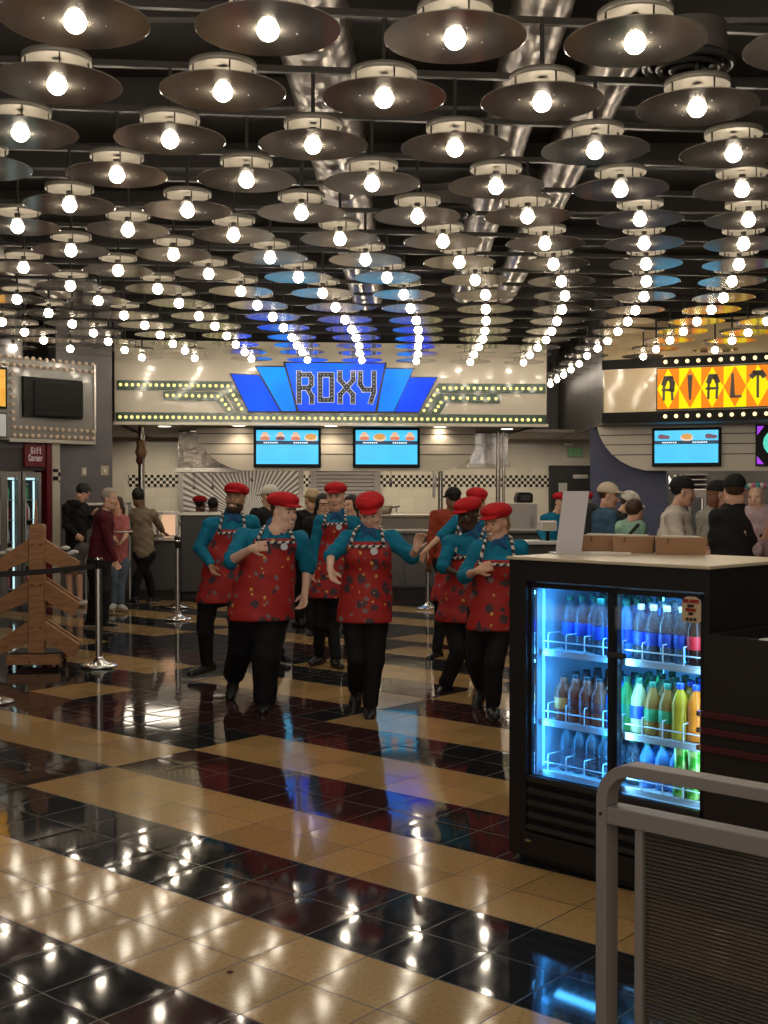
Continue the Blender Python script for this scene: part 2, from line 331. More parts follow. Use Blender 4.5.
# rows
def vrow(p): X, Y = p[0]/HC, p[1]/HC; return Y-.11*X+.02*X*X
L1 = sorted(L0, key=vrow); rows = [[L1[0]]]
for p in L1[1:]:
    if vrow(p)-vrow(rows[-1][-1]) > .11: rows.append([])
    rows[-1].append(p)
first = True
for ri, row in enumerate(rows):
    row.sort()
    for i, (X, Y) in enumerate(row):
        o = proto if first else copy_tree(proto)
        first = False
        o.location = (X, Y, BZ); o['_w'] = (X, Y, BZ)
        rw = 'nearest row' if ri == 0 else '%s row from front' % ORD[min(ri+1, 25)]
        pos = 'alone' if len(row) == 1 else ('leftmost' if i == 0 else 'rightmost' if i == len(row)-1 else '%s from left' % ORD[i+1])
        o['label'] = 'metal disc ceiling lamp with globe bulb, %s in %s' % (pos, rw)
# the same bulbs outside the frame, behind and beside the viewer
for X, Y in [(x*.82+(.4 if r % 2 else 0)+r*-.15, 4.3-r*.9) for r in range(0, 8) for x in range(-3, 5)]:
    ld = bpy.data.lights.new('bulb_light', 'POINT'); ld.energy = BE*.068; ld.color = (1, .88, .70); ld.shadow_soft_size = .047; lo = bpy.data.objects.new('bulb_light', ld); COL.objects.link(lo); lo.location = (X, Y, BZ)
# steel channels carrying the rows, one per row
chn = mat('galvanised_channel', (.05, .045, .04), .45, .6)
for ri, row in enumerate(rows):
    xm = sum(p[0] for p in row)/len(row); ym = sum(p[1] for p in row)/len(row)
    n = len(row); sl = .1
    if n > 2:
        sxx = sum((p[0]-xm)**2 for p in row); sl = sum((p[0]-xm)*(p[1]-ym) for p in row)/sxx
    if ri > 20 or n < 3: continue
    a, b_ = -9.5, 9.5
    MBc = MB().bar((a, ym+sl*(a-xm), BZ+.42), (b_, ym+sl*(b_-xm), BZ+.42), .03, .03)
    MBc.bar((a, ym+sl*(a-xm), BZ+.40), (b_, ym+sl*(b_-xm), BZ+.40), .036, .005)
    o = MBc.build('ceiling_channel', chn, loc=(xm, ym, BZ+.42))
    tag(o, 'steel channel running across the ceiling above the %s of lamps' % ('nearest row' if ri == 0 else ORD[ri+1]+' row'), 'ceiling channel', 'channels that carry the lamps')
# ducts and joists up in the dark
for i, (x0, r) in enumerate(((-.55, .22), (.75, .17), (1.3, .17), (-4.6, .2))):
    m = MB(); n = 110; pr = []
    for k in range(n+1):
        y = 3.0+k*.12; rr = r*(1+.035*(k % 2)); pr.append((x0+.02*y, y, rr))
    for k in range(n):
        m.cyl((pr[k][0], pr[k][1], CZ-.25-r), (pr[k+1][0], pr[k+1][1], CZ-.25-r), pr[k][2], pr[k+1][2], 18, cap=False)
    for yy in (5, 9, 13): m.bar((x0+.02*yy, yy, CZ-.25-r), (x0+.02*yy, yy, CZ-.004), .03, .03, up=(0, 1, 0))
    o = m.build('air_duct', mat('spiral_duct_metal', (.33, .29, .26), .3, .9), loc=(x0, 3, CZ-.25-r))
    tag(o, ['silver corrugated duct above the lamps left of centre', 'thin silver duct above the lamps right of centre, left of a pair', 'thin silver duct above the lamps right of centre, right of a pair', 'wide silver duct above the lamps at far left'][i], 'duct', 'ducts above the lamps')
jm = mat('ceiling_joist_paint', (.055, .047, .042), .55)
for k in range(12):
    y = 4.0+k*1.7
    o = MB().box((-10.9, y, CZ-.22), (10.4, y+.09, CZ)).build('ceiling_joist', jm, loc=(0, y, CZ)); o['kind'] = 'structure'
for i, (px, py) in enumerate(((688, 66), (447, 214))):
    d = ray(px, py); k = (BZ+.25-CH)/d.z; c = (d.x*k, d.y*k, BZ+.25)
    t = thing('ceiling_diffuser', ['round dark air diffuser above the lamps near the upper right', 'round dark air diffuser hidden deeper among the lamps'][i], 'diffuser', c, 'round air diffusers')
    for j, r in enumerate((.24, .17, .10)):
        m = MB(); m.lathe([(r, 0), (r-.015, -.02), (r-.05, .04), (r-.05, .05), (r, .01), (r, 0)], (c[0], c[1], c[2]-j*.012), 32); m.build('ring', mat('diffuser_black', (.03, .028, .026), .35), t)
    MB().cyl((c[0], c[1], c[2]+.04), (c[0], c[1], c[2]+.2), .2, n=24).build('neck', jm, t)
# ---------------------------------------------------------------- glyphs: strokes on a small grid (x 0..1, y 0..1)
GL = {'A': [[(0, 0), (.1, .8), (.3, 1), (.7, 1), (.9, .8), (1, 0)], [(.05, .4), (.95, .4)]], 'B': [[(0, 0), (0, 1), (.7, 1), (.9, .75), (.7, .5), (0, .5)], [(.7, .5), (1, .25), (.7, 0), (0, 0)]],
 'C': [[(1, .8), (.75, 1), (.25, 1), (0, .75), (0, .25), (.25, 0), (.75, 0), (1, .2)]], 'D': [[(0, 0), (0, 1), (.6, 1), (1, .7), (1, .3), (.6, 0), (0, 0)]], 'E': [[(1, 1), (0, 1), (0, 0), (1, 0)], [(0, .5), (.8, .5)]],
 'I': [[(.5, 0), (.5, 1)]], 'L': [[(0, 1), (0, 0), (1, 0)]], 'N': [[(0, 0), (0, 1), (1, 0), (1, 1)]], 'O': [[(.25, 0), (0, .25), (0, .75), (.25, 1), (.75, 1), (1, .75), (1, .25), (.75, 0), (.25, 0)]],
 'R': [[(0, 0), (0, 1), (.75, 1), (1, .75), (.75, .5), (0, .5)], [(.5, .5), (1, 0)]], 'T': [[(0, 1), (1, 1)], [(.5, 1), (.5, 0)]], 'X': [[(0, 0), (1, 1)], [(0, 1), (1, 0)]], 'G': [[(1, .8), (.75, 1), (.25, 1), (0, .75), (0, .25), (.25, 0), (.8, 0), (1, .2), (1, .5), (.6, .5)]],
 'i': [[(.5, 0), (.5, .6)], [(.5, .8), (.5, .88)]], 'f': [[(.3, 0), (.3, .8), (.5, 1), (.8, .95)], [(0, .6), (.7, .6)]], 't': [[(.4, 1), (.4, .15), (.6, 0), (.85, .08)], [(.05, .65), (.8, .65)]],
 'o': [[(.2, 0), (0, .2), (0, .45), (.2, .65), (.8, .65), (1, .45), (1, .2), (.8, 0), (.2, 0)]], 'r': [[(.15, 0), (.15, .65)], [(.15, .45), (.5, .65), (.85, .6)]], 'n': [[(0, 0), (0, .65)], [(0, .5), (.35, .65), (.75, .65), (1, .45), (1, 0)]], 'e': [[(0, .35), (1, .35), (.9, .55), (.7, .65), (.3, .65), (0, .45), (0, .2), (.3, 0), (.9, .05)]],
 'S': [[(1, .85), (.75, 1), (.25, 1), (0, .8), (.2, .55), (.8, .45), (1, .2), (.75, 0), (.25, 0), (0, .15)]], 'F': [[(0, 0), (0, 1), (1, 1)], [(0, .5), (.8, .5)]], 'U': [[(0, 1), (0, .2), (.25, 0), (.75, 0), (1, .2), (1, 1)]], 'H': [[(0, 0), (0, 1)], [(1, 0), (1, 1)], [(0, .5), (1, .5)]], 'K': [[(0, 0), (0, 1)], [(1, 1), (0, .45), (1, 0)]], 'M': [[(0, 0), (0, 1), (.5, .4), (1, 1), (1, 0)]], 'Y': [[(0, 1), (.5, .5), (1, 1)], [(.5, .5), (.5, 0)]], 'P': [[(0, 0), (0, 1), (.8, 1), (1, .75), (.8, .5), (0, .5)]], 'W': [[(0, 1), (.25, 0), (.5, .7), (.75, 0), (1, 1)]], 'V': [[(0, 1), (.5, 0), (1, 1)]], ' ': []}
def text(m, fr, s, u, z, h, wd, gap, d, t, mi=0, glyph=GL):
    """stroke lettering lying on a frame at offset d, stroke width t"""
    for c in s:
        for st in glyph.get(c, []):
            for (x0, y0), (x1, y1) in zip(st, st[1:]):
                stroke(m, fr, (u+x0*wd, z+y0*h), (u+x1*wd, z+y1*h), t, d, mi)
        u += wd+gap
    return u
def stroke(m, fr, p, q, t, d, mi=0, th=.004, t2=None):
    dx, dz = q[0]-p[0], q[1]-p[1]; l = math.hypot(dx, dz) or 1e-6; nx, nz = -dz/l*t/2, dx/l*t/2; ex, ez = dx/l*t*.4, dz/l*t*.4
    k = 1 if t2 is None else t2/t
    m.fprism(fr, [(p[0]-ex+nx, p[1]-ez+nz), (p[0]-ex-nx, p[1]-ez-nz), (q[0]+ex-nx*k, q[1]+ez-nz*k), (q[0]+ex+nx*k, q[1]+ez+nz*k)], d, d+th, mi)
# ---------------------------------------------------------------- blue theatre front
H = bF.hit
zt = H(330, 343)[1]
cream = mat('glossy_cream_laminate', (.70, .62, .49), .22, coat=.5); bump(cream, 4.5, .07, .02)
green = mat('dark_green_enamel', (.035, .085, .058), .25, coat=.4)
edge = mat('dark_bronze_edge', (.03, .028, .024), .35, .5)
yb = mat('lit_yellow_bulb', (.9, .8, .4), .4, emit=(1, .80, .26), es=1.1)
sg = thing('theatre_sign', 'wide cream and green theatre front with fan-shaped blue ROXY panel', 'sign', tuple(bF.p(0, .1, SZ)))
MB().fbox(bF, uL, uR, 0, .08, SZ, zt).build('facade_panel', cream, sg, bevel=.01)
def px_poly(fr, pts, off=0): return [fr.hit(x, y, off) for x, y in pts]
strips = [('L1', [(117, 380.2), (231.5, 381.5), (249, 412.3), (237, 412.3), (224, 390.3), (117, 390)], [((120.5, 384.6), (228, 386), 19), ((230.5, 390.5), (241.5, 409), 5), ((237, 390.5), (246, 408), 0)]),
          ('L2', [(163.5, 391.2), (222, 392), (234.5, 412.2), (225, 412.2), (216.5, 401), (163.5, 399.8)], [((167, 395.3), (218, 396.3), 9), ((222, 400), (229, 409), 3)]),
          ('L3', [(116, 412.2), (546, 415), (546, 425), (116, 422)], [((120, 417), (540, 420), 72)]),
          ('R1', [(438.5, 383.5), (545.5, 383.9), (545.5, 393.6), (442.5, 392.8), (430, 414), (418.8, 413.9)], [((444, 388), (541, 388.8), 17), ((437.5, 390), (424, 410.5), 5)]),
          ('R2', [(441.5, 393.8), (500, 394.2), (500, 403.4), (447.5, 402.5), (439.5, 414), (430.8, 414)], [((446, 398), (496, 398.8), 8), ((441, 402.5), (435.5, 410.5), 3)])]
for nm, poly, runs in strips:
    d0 = .085 if nm != 'L3' else .08
    st = MB().fprism(bF, px_poly(bF, poly, .1), d0, .115 if nm != 'L3' else .125).build('bulb_strip', green, sg)
    st['_w'] = sg['_w']; b0 = None
    for (a, b_, n) in runs:
        for i in range(n):
            t = i/(n-1) if n > 1 else 0
            u, z = bF.hit(a[0]+(b_[0]-a[0])*t, a[1]+(b_[1]-a[1])*t, .12)
            c = bF.p(u, .13 if nm == 'L3' else .12, z)
            if b0 is None:
                b0 = MB().ball(c, .026, 8, 6).build('marquee_bulb', yb, st); c0 = c
            else:
                o = b0.copy(); COL.objects.link(o); o.parent = st; o.location = c-c0
fan = [[(229.4, 373.2), (259.5, 374.5), (281.7, 412.2), (248.6, 412.2)], [(254.8, 365.6), (287, 366), (297.2, 412.2), (281.7, 412.2)], [(283, 361.6), (387, 362.4), (376.7, 412.6), (297, 412.2)],
       [(384, 367.6), (414.5, 367.9), (393.8, 412.6), (376.7, 412.6)], [(408, 376.6), (438, 376.9), (418.6, 412.8), (393.8, 412.6)]]
fc = [(.006, .05, 1), (.008, .16, 1), (.012, .075, 1), (.008, .16, 1), (.006, .06, 1)]; bst = [.9, 1.0, 1.0, 1.0, .9]
for i, pl in enumerate(fan):
    d = .14+(.035 if i == 2 else (.018 if i in (1, 3) else 0))
    P = px_poly(bF, pl, d)
    MB().fprism(bF, P, .08, d).build('sign_panel_frame', edge, sg)
    cx = sum(p[0] for p in P)/4; cz = sum(p[1] for p in P)/4
    Q = [(cx+(p[0]-cx)*(.955 if i == 2 else .93), cz+(p[1]-cz)*.945) for p in P]
    bm_ = mat('blue_backlit_acrylic_%d' % (i if i < 3 else 4-i), (.004, .02, .2), .45, emit=fc[i], es=bst[i]*1.15, spec=.2)
    nt, N, L, b = nodes(bm_)
    if not b.inputs['Emission Color'].is_linked:
        tc = N.new('ShaderNodeTexCoord'); no = N.new('ShaderNodeTexNoise'); no.inputs['Scale'].default_value = 1.3; no.inputs['Detail'].default_value = 1
        mx = N.new('ShaderNodeMix'); mx.data_type = 'RGBA'; mx.inputs[6].default_value = lin(fc[i]); mx.inputs[7].default_value = lin((.005, fc[i][1]*2.2, 1.2)); L.new(tc.outputs['Object'], no.inputs[0])
        mr = N.new('ShaderNodeMapRange'); mr.inputs[1].default_value = .4; mr.inputs[2].default_value = .7; L.new(no.outputs[0], mr.inputs[0]); L.new(mr.outputs[0], mx.inputs[0]); L.new(mx.outputs[2], b.inputs['Emission Color'])
    MB().fprism(bF, Q, d, d+.006).build('blue_panel', bm_, sg, label='glowing blue panel')
# letters R O X Y
LX = [('R', 297, 313.8), ('O', 318.3, 333.6), ('X', 338.2, 354.8), ('Y', 358.6, 375.6)]
RG = {'R': [[(.12, 0), (.12, 1)], [(.12, .93), (.75, .93), (.85, .85), (.85, .6), (.7, .48), (.12, .48)], [(.6, .48), (.88, .2), (.88, 0)]], 'O': [[(.12, .07), (.12, .93), (.88, .93), (.88, .07), (.12, .07)]],
      'X': [[(.1, 1), (.1, .75), (.88, .25), (.88, 0)], [(.9, 1), (.9, .75), (.12, .25), (.12, 0)]], 'Y': [[(.1, 1), (.1, .6), (.3, .42), (.88, .42)], [(.9, 1), (.9, .35), (.72, 0)]]}
lt = mat('letter_grey_metal', (.045, .05, .06), .4, .4); ltd = mat('letter_outline_lit', (.6, .6, .62), .4, emit=(.30, .36, .5), es=.5)
for ch_, xa, xb in LX:
    ua, zb = bF.hit(xa, 402, .18); ub, zt_ = bF.hit(xb, 372.8, .18); w_, h_ = ub-ua, zt_-zb
    m = MB(); m2 = MB(); m3 = MB()
    for st in RG[ch_]:
        for (x0, y0), (x1, y1) in zip(st, st[1:]):
            p, q = (ua+x0*w_, zb+y0*h_), (ua+x1*w_, zb+y1*h_)
            stroke(m2, bF, p, q, .088, .181, th=.005); stroke(m, bF, p, q, .062, .186, th=.008)
            L_ = math.hypot(q[0]-p[0], q[1]-p[1]); k = max(1, int(L_/.05))
            for i in range(k+1):
                t = i/k; m3.ball(bF.p(p[0]+(q[0]-p[0])*t, .196, p[1]+(q[1]-p[1])*t), .008, 6, 4)
    lo = m.build('letter', lt, sg); lo['_w'] = sg['_w']
    m2.build('letter_outline', ltd, lo); o = m3.build('letter_studs', ltd, lo); o['kind'] = 'stuff'
# rail between sign and soffit
MB().fbox(bF, uL-.01, uR+.01, .08, .16, SZ-.035, SZ+.01).build('bottom_rail', cream, sg)
# recessed downlights in the soffit
dl = mat('downlight_glow', (1, 1, 1), .4, emit=(1, .86, .66), es=7)
def zplane(px, py, z):
    d = ray(px, py); k = (z-CH)/d.z; return d.x*k, d.y*k
for i, (px, py) in enumerate(((164.6, 426.3), (194, 431.3), (239, 425.6), (331, 426), (440, 427.2), (507, 429), (588, 441), (700, 424))):
    X, Y = zplane(px, py, SZ)
    t = thing('downlight', 'round recessed downlight in the soffit, %s from the left' % ORD[i+1], 'downlight', (X, Y, SZ), 'downlights in the soffits')
    m = MB(); m.lathe([(.10, 0), (.13, -.004), (.14, -.002), (.14, .0)], (X, Y, SZ), 24); m.build('trim_ring', M_white, t)
    MB().cyl((X, Y, SZ-.003), (X, Y, SZ-.001), .10, n=24).build('lamp_lens', dl, t)
    ld = bpy.data.lights.new('downlight', 'SPOT'); ld.energy = 9; ld.color = (1, .85, .66); ld.spot_size = 2.4; ld.spot_blend = .6; ld.shadow_soft_size = .09
    lo = bpy.data.objects.new('downlight_beam', ld); COL.objects.link(lo); lo.location = (X, Y, SZ-.02)
# ---------------------------------------------------------------- curved fascia with menus
fF = Frame((0, 19.75), BETA)
fas = mat('satin_cream_fascia', (.68, .60, .48), .35, coat=.1)
gro = mat('fascia_groove', (.10, .08, .06), .5)
def fascia(fr, pts, grooves, u0, u1, label):
    t = thing('menu_fascia', label, 'fascia', tuple(fr.p(u0, 0, 2.0)))
    P = [(a, SZ-.03 if z > SZ-.12 else z) for a, z in px_poly(fr, pts, .1)]; MB().fprism(fr, P, 0, .1).build('fascia_panel', fas, t)
    for ya, yb_, xa, xb in grooves:
        a = fr.hit(xa, ya, .1); b_ = fr.hit(xb, yb_, .1)
        MB().fprism(fr, [(a[0], a[1]-.008), (b_[0], b_[1]-.008), (b_[0], b_[1]+.008), (a[0], a[1]+.008)], .1, .104).build('groove', gro, t)
    return t
pts = [(196.5, 429.5), (198.5, 440), (203, 448), (210, 456), (219, 462.5), (230, 467.5), (242, 470.5), (440, 471.5), (452, 469), (463, 464), (471, 457), (475, 449), (475, 430)]
fascia(fF, pts, [(433.5, 434.5, 197, 475), (443.7, 444.5, 201, 475), (454, 454.5, 209, 471)], 0, 1, 'curved cream fascia with dark grooves under the ROXY front')
rF = Frame(at(603, 422, 18.35)[:2], -26.0)
rF2 = Frame(at(597, 430, 19.1)[:2], -20)
pts = [(597, 428.5), (600, 437), (605, 446), (612, 454.5), (621, 461.5), (632, 467), (645, 470.5), (820, 471), (820, 420), (760, 422)]
fascia(rF2, pts, [(435.5, 432, 600, 820), (445, 442.5, 604, 820), (455, 453, 613, 820)], 0, 1, 'curved cream fascia with dark grooves under the RIALTO sign')
# menu screens
scrm = mat('screen_cyan', (.02, .1, .15), .2, emit=(.055, .58, 1.0), es=1.05); scrd = mat('screen_navy', (.01, .02, .04), .3, emit=(.01, .05, .12), es=.6); scrw = mat('screen_white', (.5, .5, .5), .3, emit=(.7, .9, 1), es=1.2)
food = [mat('screen_food_%d' % i, (.3, .1, .05), .3, emit=c, es=.9) for i, c in enumerate(((.75, .22, .12), (.95, .55, .3), (.75, .38, .08), (.12, .07, .13), (.9, .75, .6)))]
scrl = mat('screen_text_blue', (.02, .1, .15), .3, emit=(.03, .40, .80), es=1.0)
def menu(fr, x0, x1, y0, y1, off, items, label):
    ua, z1 = fr.hit(x0, y0, off); ub, z0 = fr.hit(x1, y1, off); z1b = fr.hit(x1, y0, off)[1]; z0b = fr.hit(x0, y1, off)[1]
    z1 = (z1+z1b)/2; z0 = (z0+z0b)/2
    t = thing('menu_screen', label, 'screen', tuple(fr.p((ua+ub)/2, off, z0)), 'menu screens over the counters')
    W_, H_ = ub-ua, z1-z0
    MB().fbox(fr, ua, ub, .106, off, z0, z1).build('screen_casing', M_black, t, bevel=.012)
    bz = .04*W_
    MB().fbox(fr, ua+bz, ub-bz, off, off+.003, z0+bz*1.3, z1-bz).build('display', scrm, t)
    U0, U1, Z0, Z1 = ua+bz, ub-bz, z0+bz*1.3, z1-bz; hh = Z1-Z0; ww = U1-U0; e = off+.003
    MB().fbox(fr, U0, U1, e, e+.002, Z0+hh*.575, Z0+hh*.685).build('heading_bar', scrd, t)
    m = MB(); r = R
    for c0 in (.12, .60):
        for q in range(7): m.fbox(fr, U0+ww*(c0+q*.034), U0+ww*(c0+q*.034+.024), e+.002, e+.004, Z0+hh*.61, Z0+hh*.65)
    m.build('heading_print', scrw, t)
    m = MB()
    for k in range(9):
        z = Z0+hh*(.54-.055*k)
        for c0, c1_ in ((.04, .46), (.53, .96)):
            m.fbox(fr, U0+ww*c0, U0+ww*(c0+(c1_-c0)*r.uniform(.6, 1)), e, e+.001, z, z+hh*.010)
    m.build('menu_lines', scrl, t)
    n = len(items)
    for k, (kind, c) in enumerate(items):
        cu = U0+ww*(.14+.74*k/(max(1, n-1))); cz = Z0+hh*.81; s = hh*.155; m = MB()
        def ell(cu, cz, a, b_, d, mi, n_=14): m.fprism(fr, [(cu+a*math.cos(2*math.pi*q/n_), cz+b_*math.sin(2*math.pi*q/n_)) for q in range(n_)], e, e+d, mi)
        if kind == 'cup':
            ell(cu, cz, s*.9, s*.45, .002, 1); ell(cu, cz-s*.35, s*.95, s*.4, .003, 0); ell(cu, cz+s*.5, s*.55, s*.35, .003, 2)
        elif kind == 'plate':
            ell(cu, cz-s*.2, s*1.25, s*.75, .002, 1); ell(cu, cz, s*1.05, s*.6, .003, 2)
        else:
            ell(cu-s*.3, cz, s*.8, s*.5, .002, 0); ell(cu+s*.6, cz-s*.1, s*.7, s*.4, .003, 0)
        m.build('food_picture', [food[c], food[4], food[1 if kind != 'plate' else 2]], t)
    return t
menu(fF, 253.5, 321, 427.5, 467.5, .17, [('cup', 0), ('cup', 3), ('cup', 0), ('plate', 2)], 'lit blue menu screen, left one of the pair under ROXY'  )
menu(fF, 353, 420, 427.5, 467.8, .17, [('cup', 0), ('plate', 2), ('cup', 0), ('cup', 0)], 'lit blue menu screen, right one of the pair under ROXY'  )
menu(rF2, 652, 721, 427.6, 466.3, .2, [('dark', 3), ('plate', 2), ('dark', 3)], 'lit blue menu screen under the RIALTO sign'  )
# upright poster screen at the right edge
ua, z1 = rF2.hit(755.5, 424.5, .2); ub = ua+.62; z0 = rF2.hit(755.5, 465.8, .2)[1]
t = thing('poster_screen', 'black screen with purple corners and green cup picture at right edge', 'screen', tuple(rF2.p(ua, .2, z0)))
MB().fbox(rF2, ua, ub, .1, .2, z0, z1).build('screen_casing', M_black, t, bevel=.01)
pu = mat('screen_purple', (.2, .02, .4), .3, emit=(.35, .03, .75), es=1); gr_ = mat('screen_green', (.05, .4, .3), .3, emit=(.07, .62, .45), es=1)
h = z1-z0
for k, tri in enumerate(([(.04, .96), (.2, .96), (.04, .74)], [(.04, .04), (.2, .04), (.04, .24)], [(.96, .96), (.8, .96), (.96, .74)], [(.96, .04), (.8, .04), (.96, .24)])):
    MB().fprism(rF2, [(ua+.62*x, z0+h*y) for x, y in tri], .2, .204).build('purple_corner', pu, t)
m = MB(); m.fprism(rF2, [(ua+.31+.2*math.cos(q*.3927), z0+h*.55+.2*math.sin(q*.3927)) for q in range(16)], .2, .204); m.build('green_roundel', gr_, t)
m = MB(); m.fprism(rF2, [(ua+.31+.09*math.cos(q*.3927)-.03, z0+h*.5+.12*math.sin(q*.3927)) for q in range(16)], .204, .207); m.build('cup_picture', scrw, t)
# ---------------------------------------------------------------- yellow RIALTO front
H2 = rF.hit
ua = 0; ue = 5.2
zb0 = H2(604, 423.5)[1]; zc0 = H2(604, 413)[1]; zc1 = H2(604, 370)[1]; zt1 = H2(604, 360.5)[1]
rs = thing('theatre_sign', 'yellow and orange diamond RIALTO sign with bulb-edged black bands', 'sign', tuple(rF.p(0, 0, zb0)))
crm2 = mat('glossy_tan_laminate', (.70, .53, .31), .2, coat=.6); bump(crm2, 4.5, .07, .02)
blk = mat('black_gloss_band', (.008, .007, .006), .5, spec=.2)
MB().fbox(rF, 0, ue, -.8, 0, zb0, zt1+.55).build('facade_panel', crm2, rs, bevel=.02)
MB().fbox(rF, -.01, ue, -.6, .03, zb0, zc0).build('lower_band', blk, rs); MB().fbox(rF, -.01, ue, -.6, .03, zc1, zt1).build('upper_band', blk, rs)
yp = mat('yellow_backlit_acrylic', (.3, .22, 0), .5, spec=.2, emit=(1, .80, .0), es=1.0); op = mat('orange_backlit_acrylic', (.3, .06, 0), .5, spec=.2, emit=(1, .26, .01), es=.9)
u0 = H2(657.5, 390, .03)[0]; u1 = H2(768, 385, .03)[0]; wd = H2(680.5, 390, .03)[0]-u0; wd = (u1-u0)/4.93
MB().fbox(rF, u0-.02, u0+wd*6+.02, 0, .035, zc0+.01, zc1-.01).build('sign_frame', edge, rs)
for k in range(6):
    a = u0+wd*k; ya, yb_ = (op, yp) if k % 2 == 0 else (yp, op)
    m = MB(); za, zb = zc0+.03, zc1-.03; zm = (za+zb)/2
    if k % 2 == 0: m.fbox(rF, a, a+wd, .035, .04, za, zb)
    else: m.fbox(rF, a, a+wd, .035, .04, za, zb)
    pnl = m.build('sign_panel', ya, rs); pnl['_w'] = rs['_w']
    MB().fprism(rF, [(a+wd/2, za), (a+wd, zm), (a+wd/2, zb), (a, zm)], .04, .044).build('diamond', yb_, pnl)
RI = {'R': [[(.1, 0), (.12, .75)], [(.0, .42), (1, .42)], [(.12, .7), (.3, .92), (.75, .92), (.9, .7), (.85, .42)], [(.85, .42), (.9, 0)]], 'I': [[(.5, 0), (.5, 1)]], 'A': [[(.15, 0), (.2, .75)], [(0, .42), (1, .42)], [(.2, .72), (.35, .92), (.8, .92), (.95, .72)], [(.95, .75), (.9, 0)]],
      'L': [[(.3, 1), (.3, .02)], [(.3, .04), (1, .04)]], 'T': [[(0, .88), (.25, 1), (.8, 1), (1, .88)], [(.5, .95), (.5, 0)]], 'O': GL['O']}
gl2 = mat('letter_brown_grey', (.09, .06, .05), .4)
for k, c in enumerate('RIALTO'):
    a = u0+wd*(k+.5); m = MB(); za = zc0+.03; hh = (zc1-zc0)*.52; z0_ = za+(zc1-zc0)*.21; w_ = wd*.50 if c != 'I' else wd*.3
    for si, st in enumerate(RI[c]):
        for (x0, y0), (x1, y1) in zip(st, st[1:]):
            thick = .075 if (c in 'RA' and si == 2) or (c == 'T' and si == 0) else .035
            t2 = None
            if c == 'I' or (c == 'L' and si == 0): thick, t2 = .03, .075
            stroke(m, rF, (a-w_/2+x0*w_, z0_+y0*hh), (a-w_/2+x1*w_, z0_+y1*hh), thick, .044, th=.008, t2=t2)
    m.build('letter', gl2, rs)
ob = mat('lit_amber_bulb', (.9, .7, .4), .4, emit=(1, .72, .36), es=1.8)
b0 = None
for row, zz in ((0, (zc1+zt1)/2), (1, (zb0+zc0)/2)):
    for k in range(16):
        u = u0+.12+k*wd*.5
        if u > ue: continue
        c = rF.p(u, .04, zz)
        if b0 is None: b0 = MB().ball(c, .030, 10, 8).build('marquee_bulb', ob, rs); c0 = c
        else: o = b0.copy(); COL.objects.link(o); o.parent = rs; o.location = c-c0
# soffit slab joining the right front to the kitchens
m = MB(); q = [rF.p(-.0, -.05, 0), rF.p(ue, -.05, 0), (10.4, 24, 0), (pB.x, pB.y, 0)]
m.hexa([(v[0], v[1], zb0-.005) for v in q]+[(v[0], v[1], zb0+.04) for v in q]); struct(m.build('ceiling_soffit_rialto', sof))
m = MB(); struct(MB().fbox(rF, 0, ue+3, -.95, -.85, zb0+.05, CZ).build('wall_above_rialto', ceil_m))
# ---------------------------------------------------------------- kitchens
ss = mat('stainless_steel', (.50, .46, .41), .25, 1); bump(ss, 3, .15, .01, (1, 1, 8))
ssd = mat('dark_stainless', (.22, .20, .18), .3, 1)
def K(px, py): return kb.hit(px, py)
# sunburst steel splashback
a = K(181, 470); b_ = K(301, 512)
sb = thing('steel_splashback', 'steel splashback embossed with sunburst rays behind the ROXY counter', 'splashback', tuple(kb.p(a[0], 0, b_[1])))
MB().fbox(kb, a[0], b_[0], 0, .02, b_[1]-.25, a[1]).build('steel_sheet', ssd, sb)
m = MB(); cu = K(250, 512)[0]; cz = b_[1]-.15
for k in range(40):
    an = math.pi*(k+.5)/40; an2 = an+.042; r1 = 3
    def edgept(t):
        du, dz = math.cos(t), math.sin(t); r_ = r1
        if du > 0: r_ = min(r_, (b_[0]-.02-cu)/du)
        if du < 0: r_ = min(r_, (a[0]+.02-cu)/du)
        if dz > 0: r_ = min(r_, (a[1]-.02-cz)/dz)
        return cu+du*r_, cz+dz*r_
    m.fprism(kb, [(cu+.06*math.cos(an), cz+.06*math.sin(an)), edgept(an), edgept(an2), (cu+.06*math.cos(an2), cz+.06*math.sin(an2))], .02, .035)
m.build('sunburst_rays', mat('bright_steel_ray', (.70, .66, .60), .3, .85), sb)
for x in (181, 301):
    u = K(x, 480)[0]; MB().fbox(kb, u-.05, u+.05, .0, .07, 1.0, SZ-.01).build('edge_post', ss, sb)
# roller shutter
a = K(313, 470); b_ = K(377, 512)
sh = thing('roller_shutter', 'grey steel slatted shutter behind the ROXY counter', 'shutter', tuple(kb.p(a[0], 0, 1.2)))
MB().fbox(kb, a[0], b_[0], 0, .03, 1.2, SZ-.02).build('shutter_backing', ssd, sh)
m = MB(); z = 1.2
while z < SZ-.1:
    m.fprism(kb, [(a[0]+.05, z), (b_[0]-.05, z), (b_[0]-.05, z+.055), (a[0]+.05, z+.055)], .03, .05); z += .075
m.build('shutter_slats', ss, sh)
for u in (a[0], b_[0]): MB().fbox(kb, u-.06, u+.06, .0, .09, 1.0, SZ-.01).build('guide_rail', ss, sh)
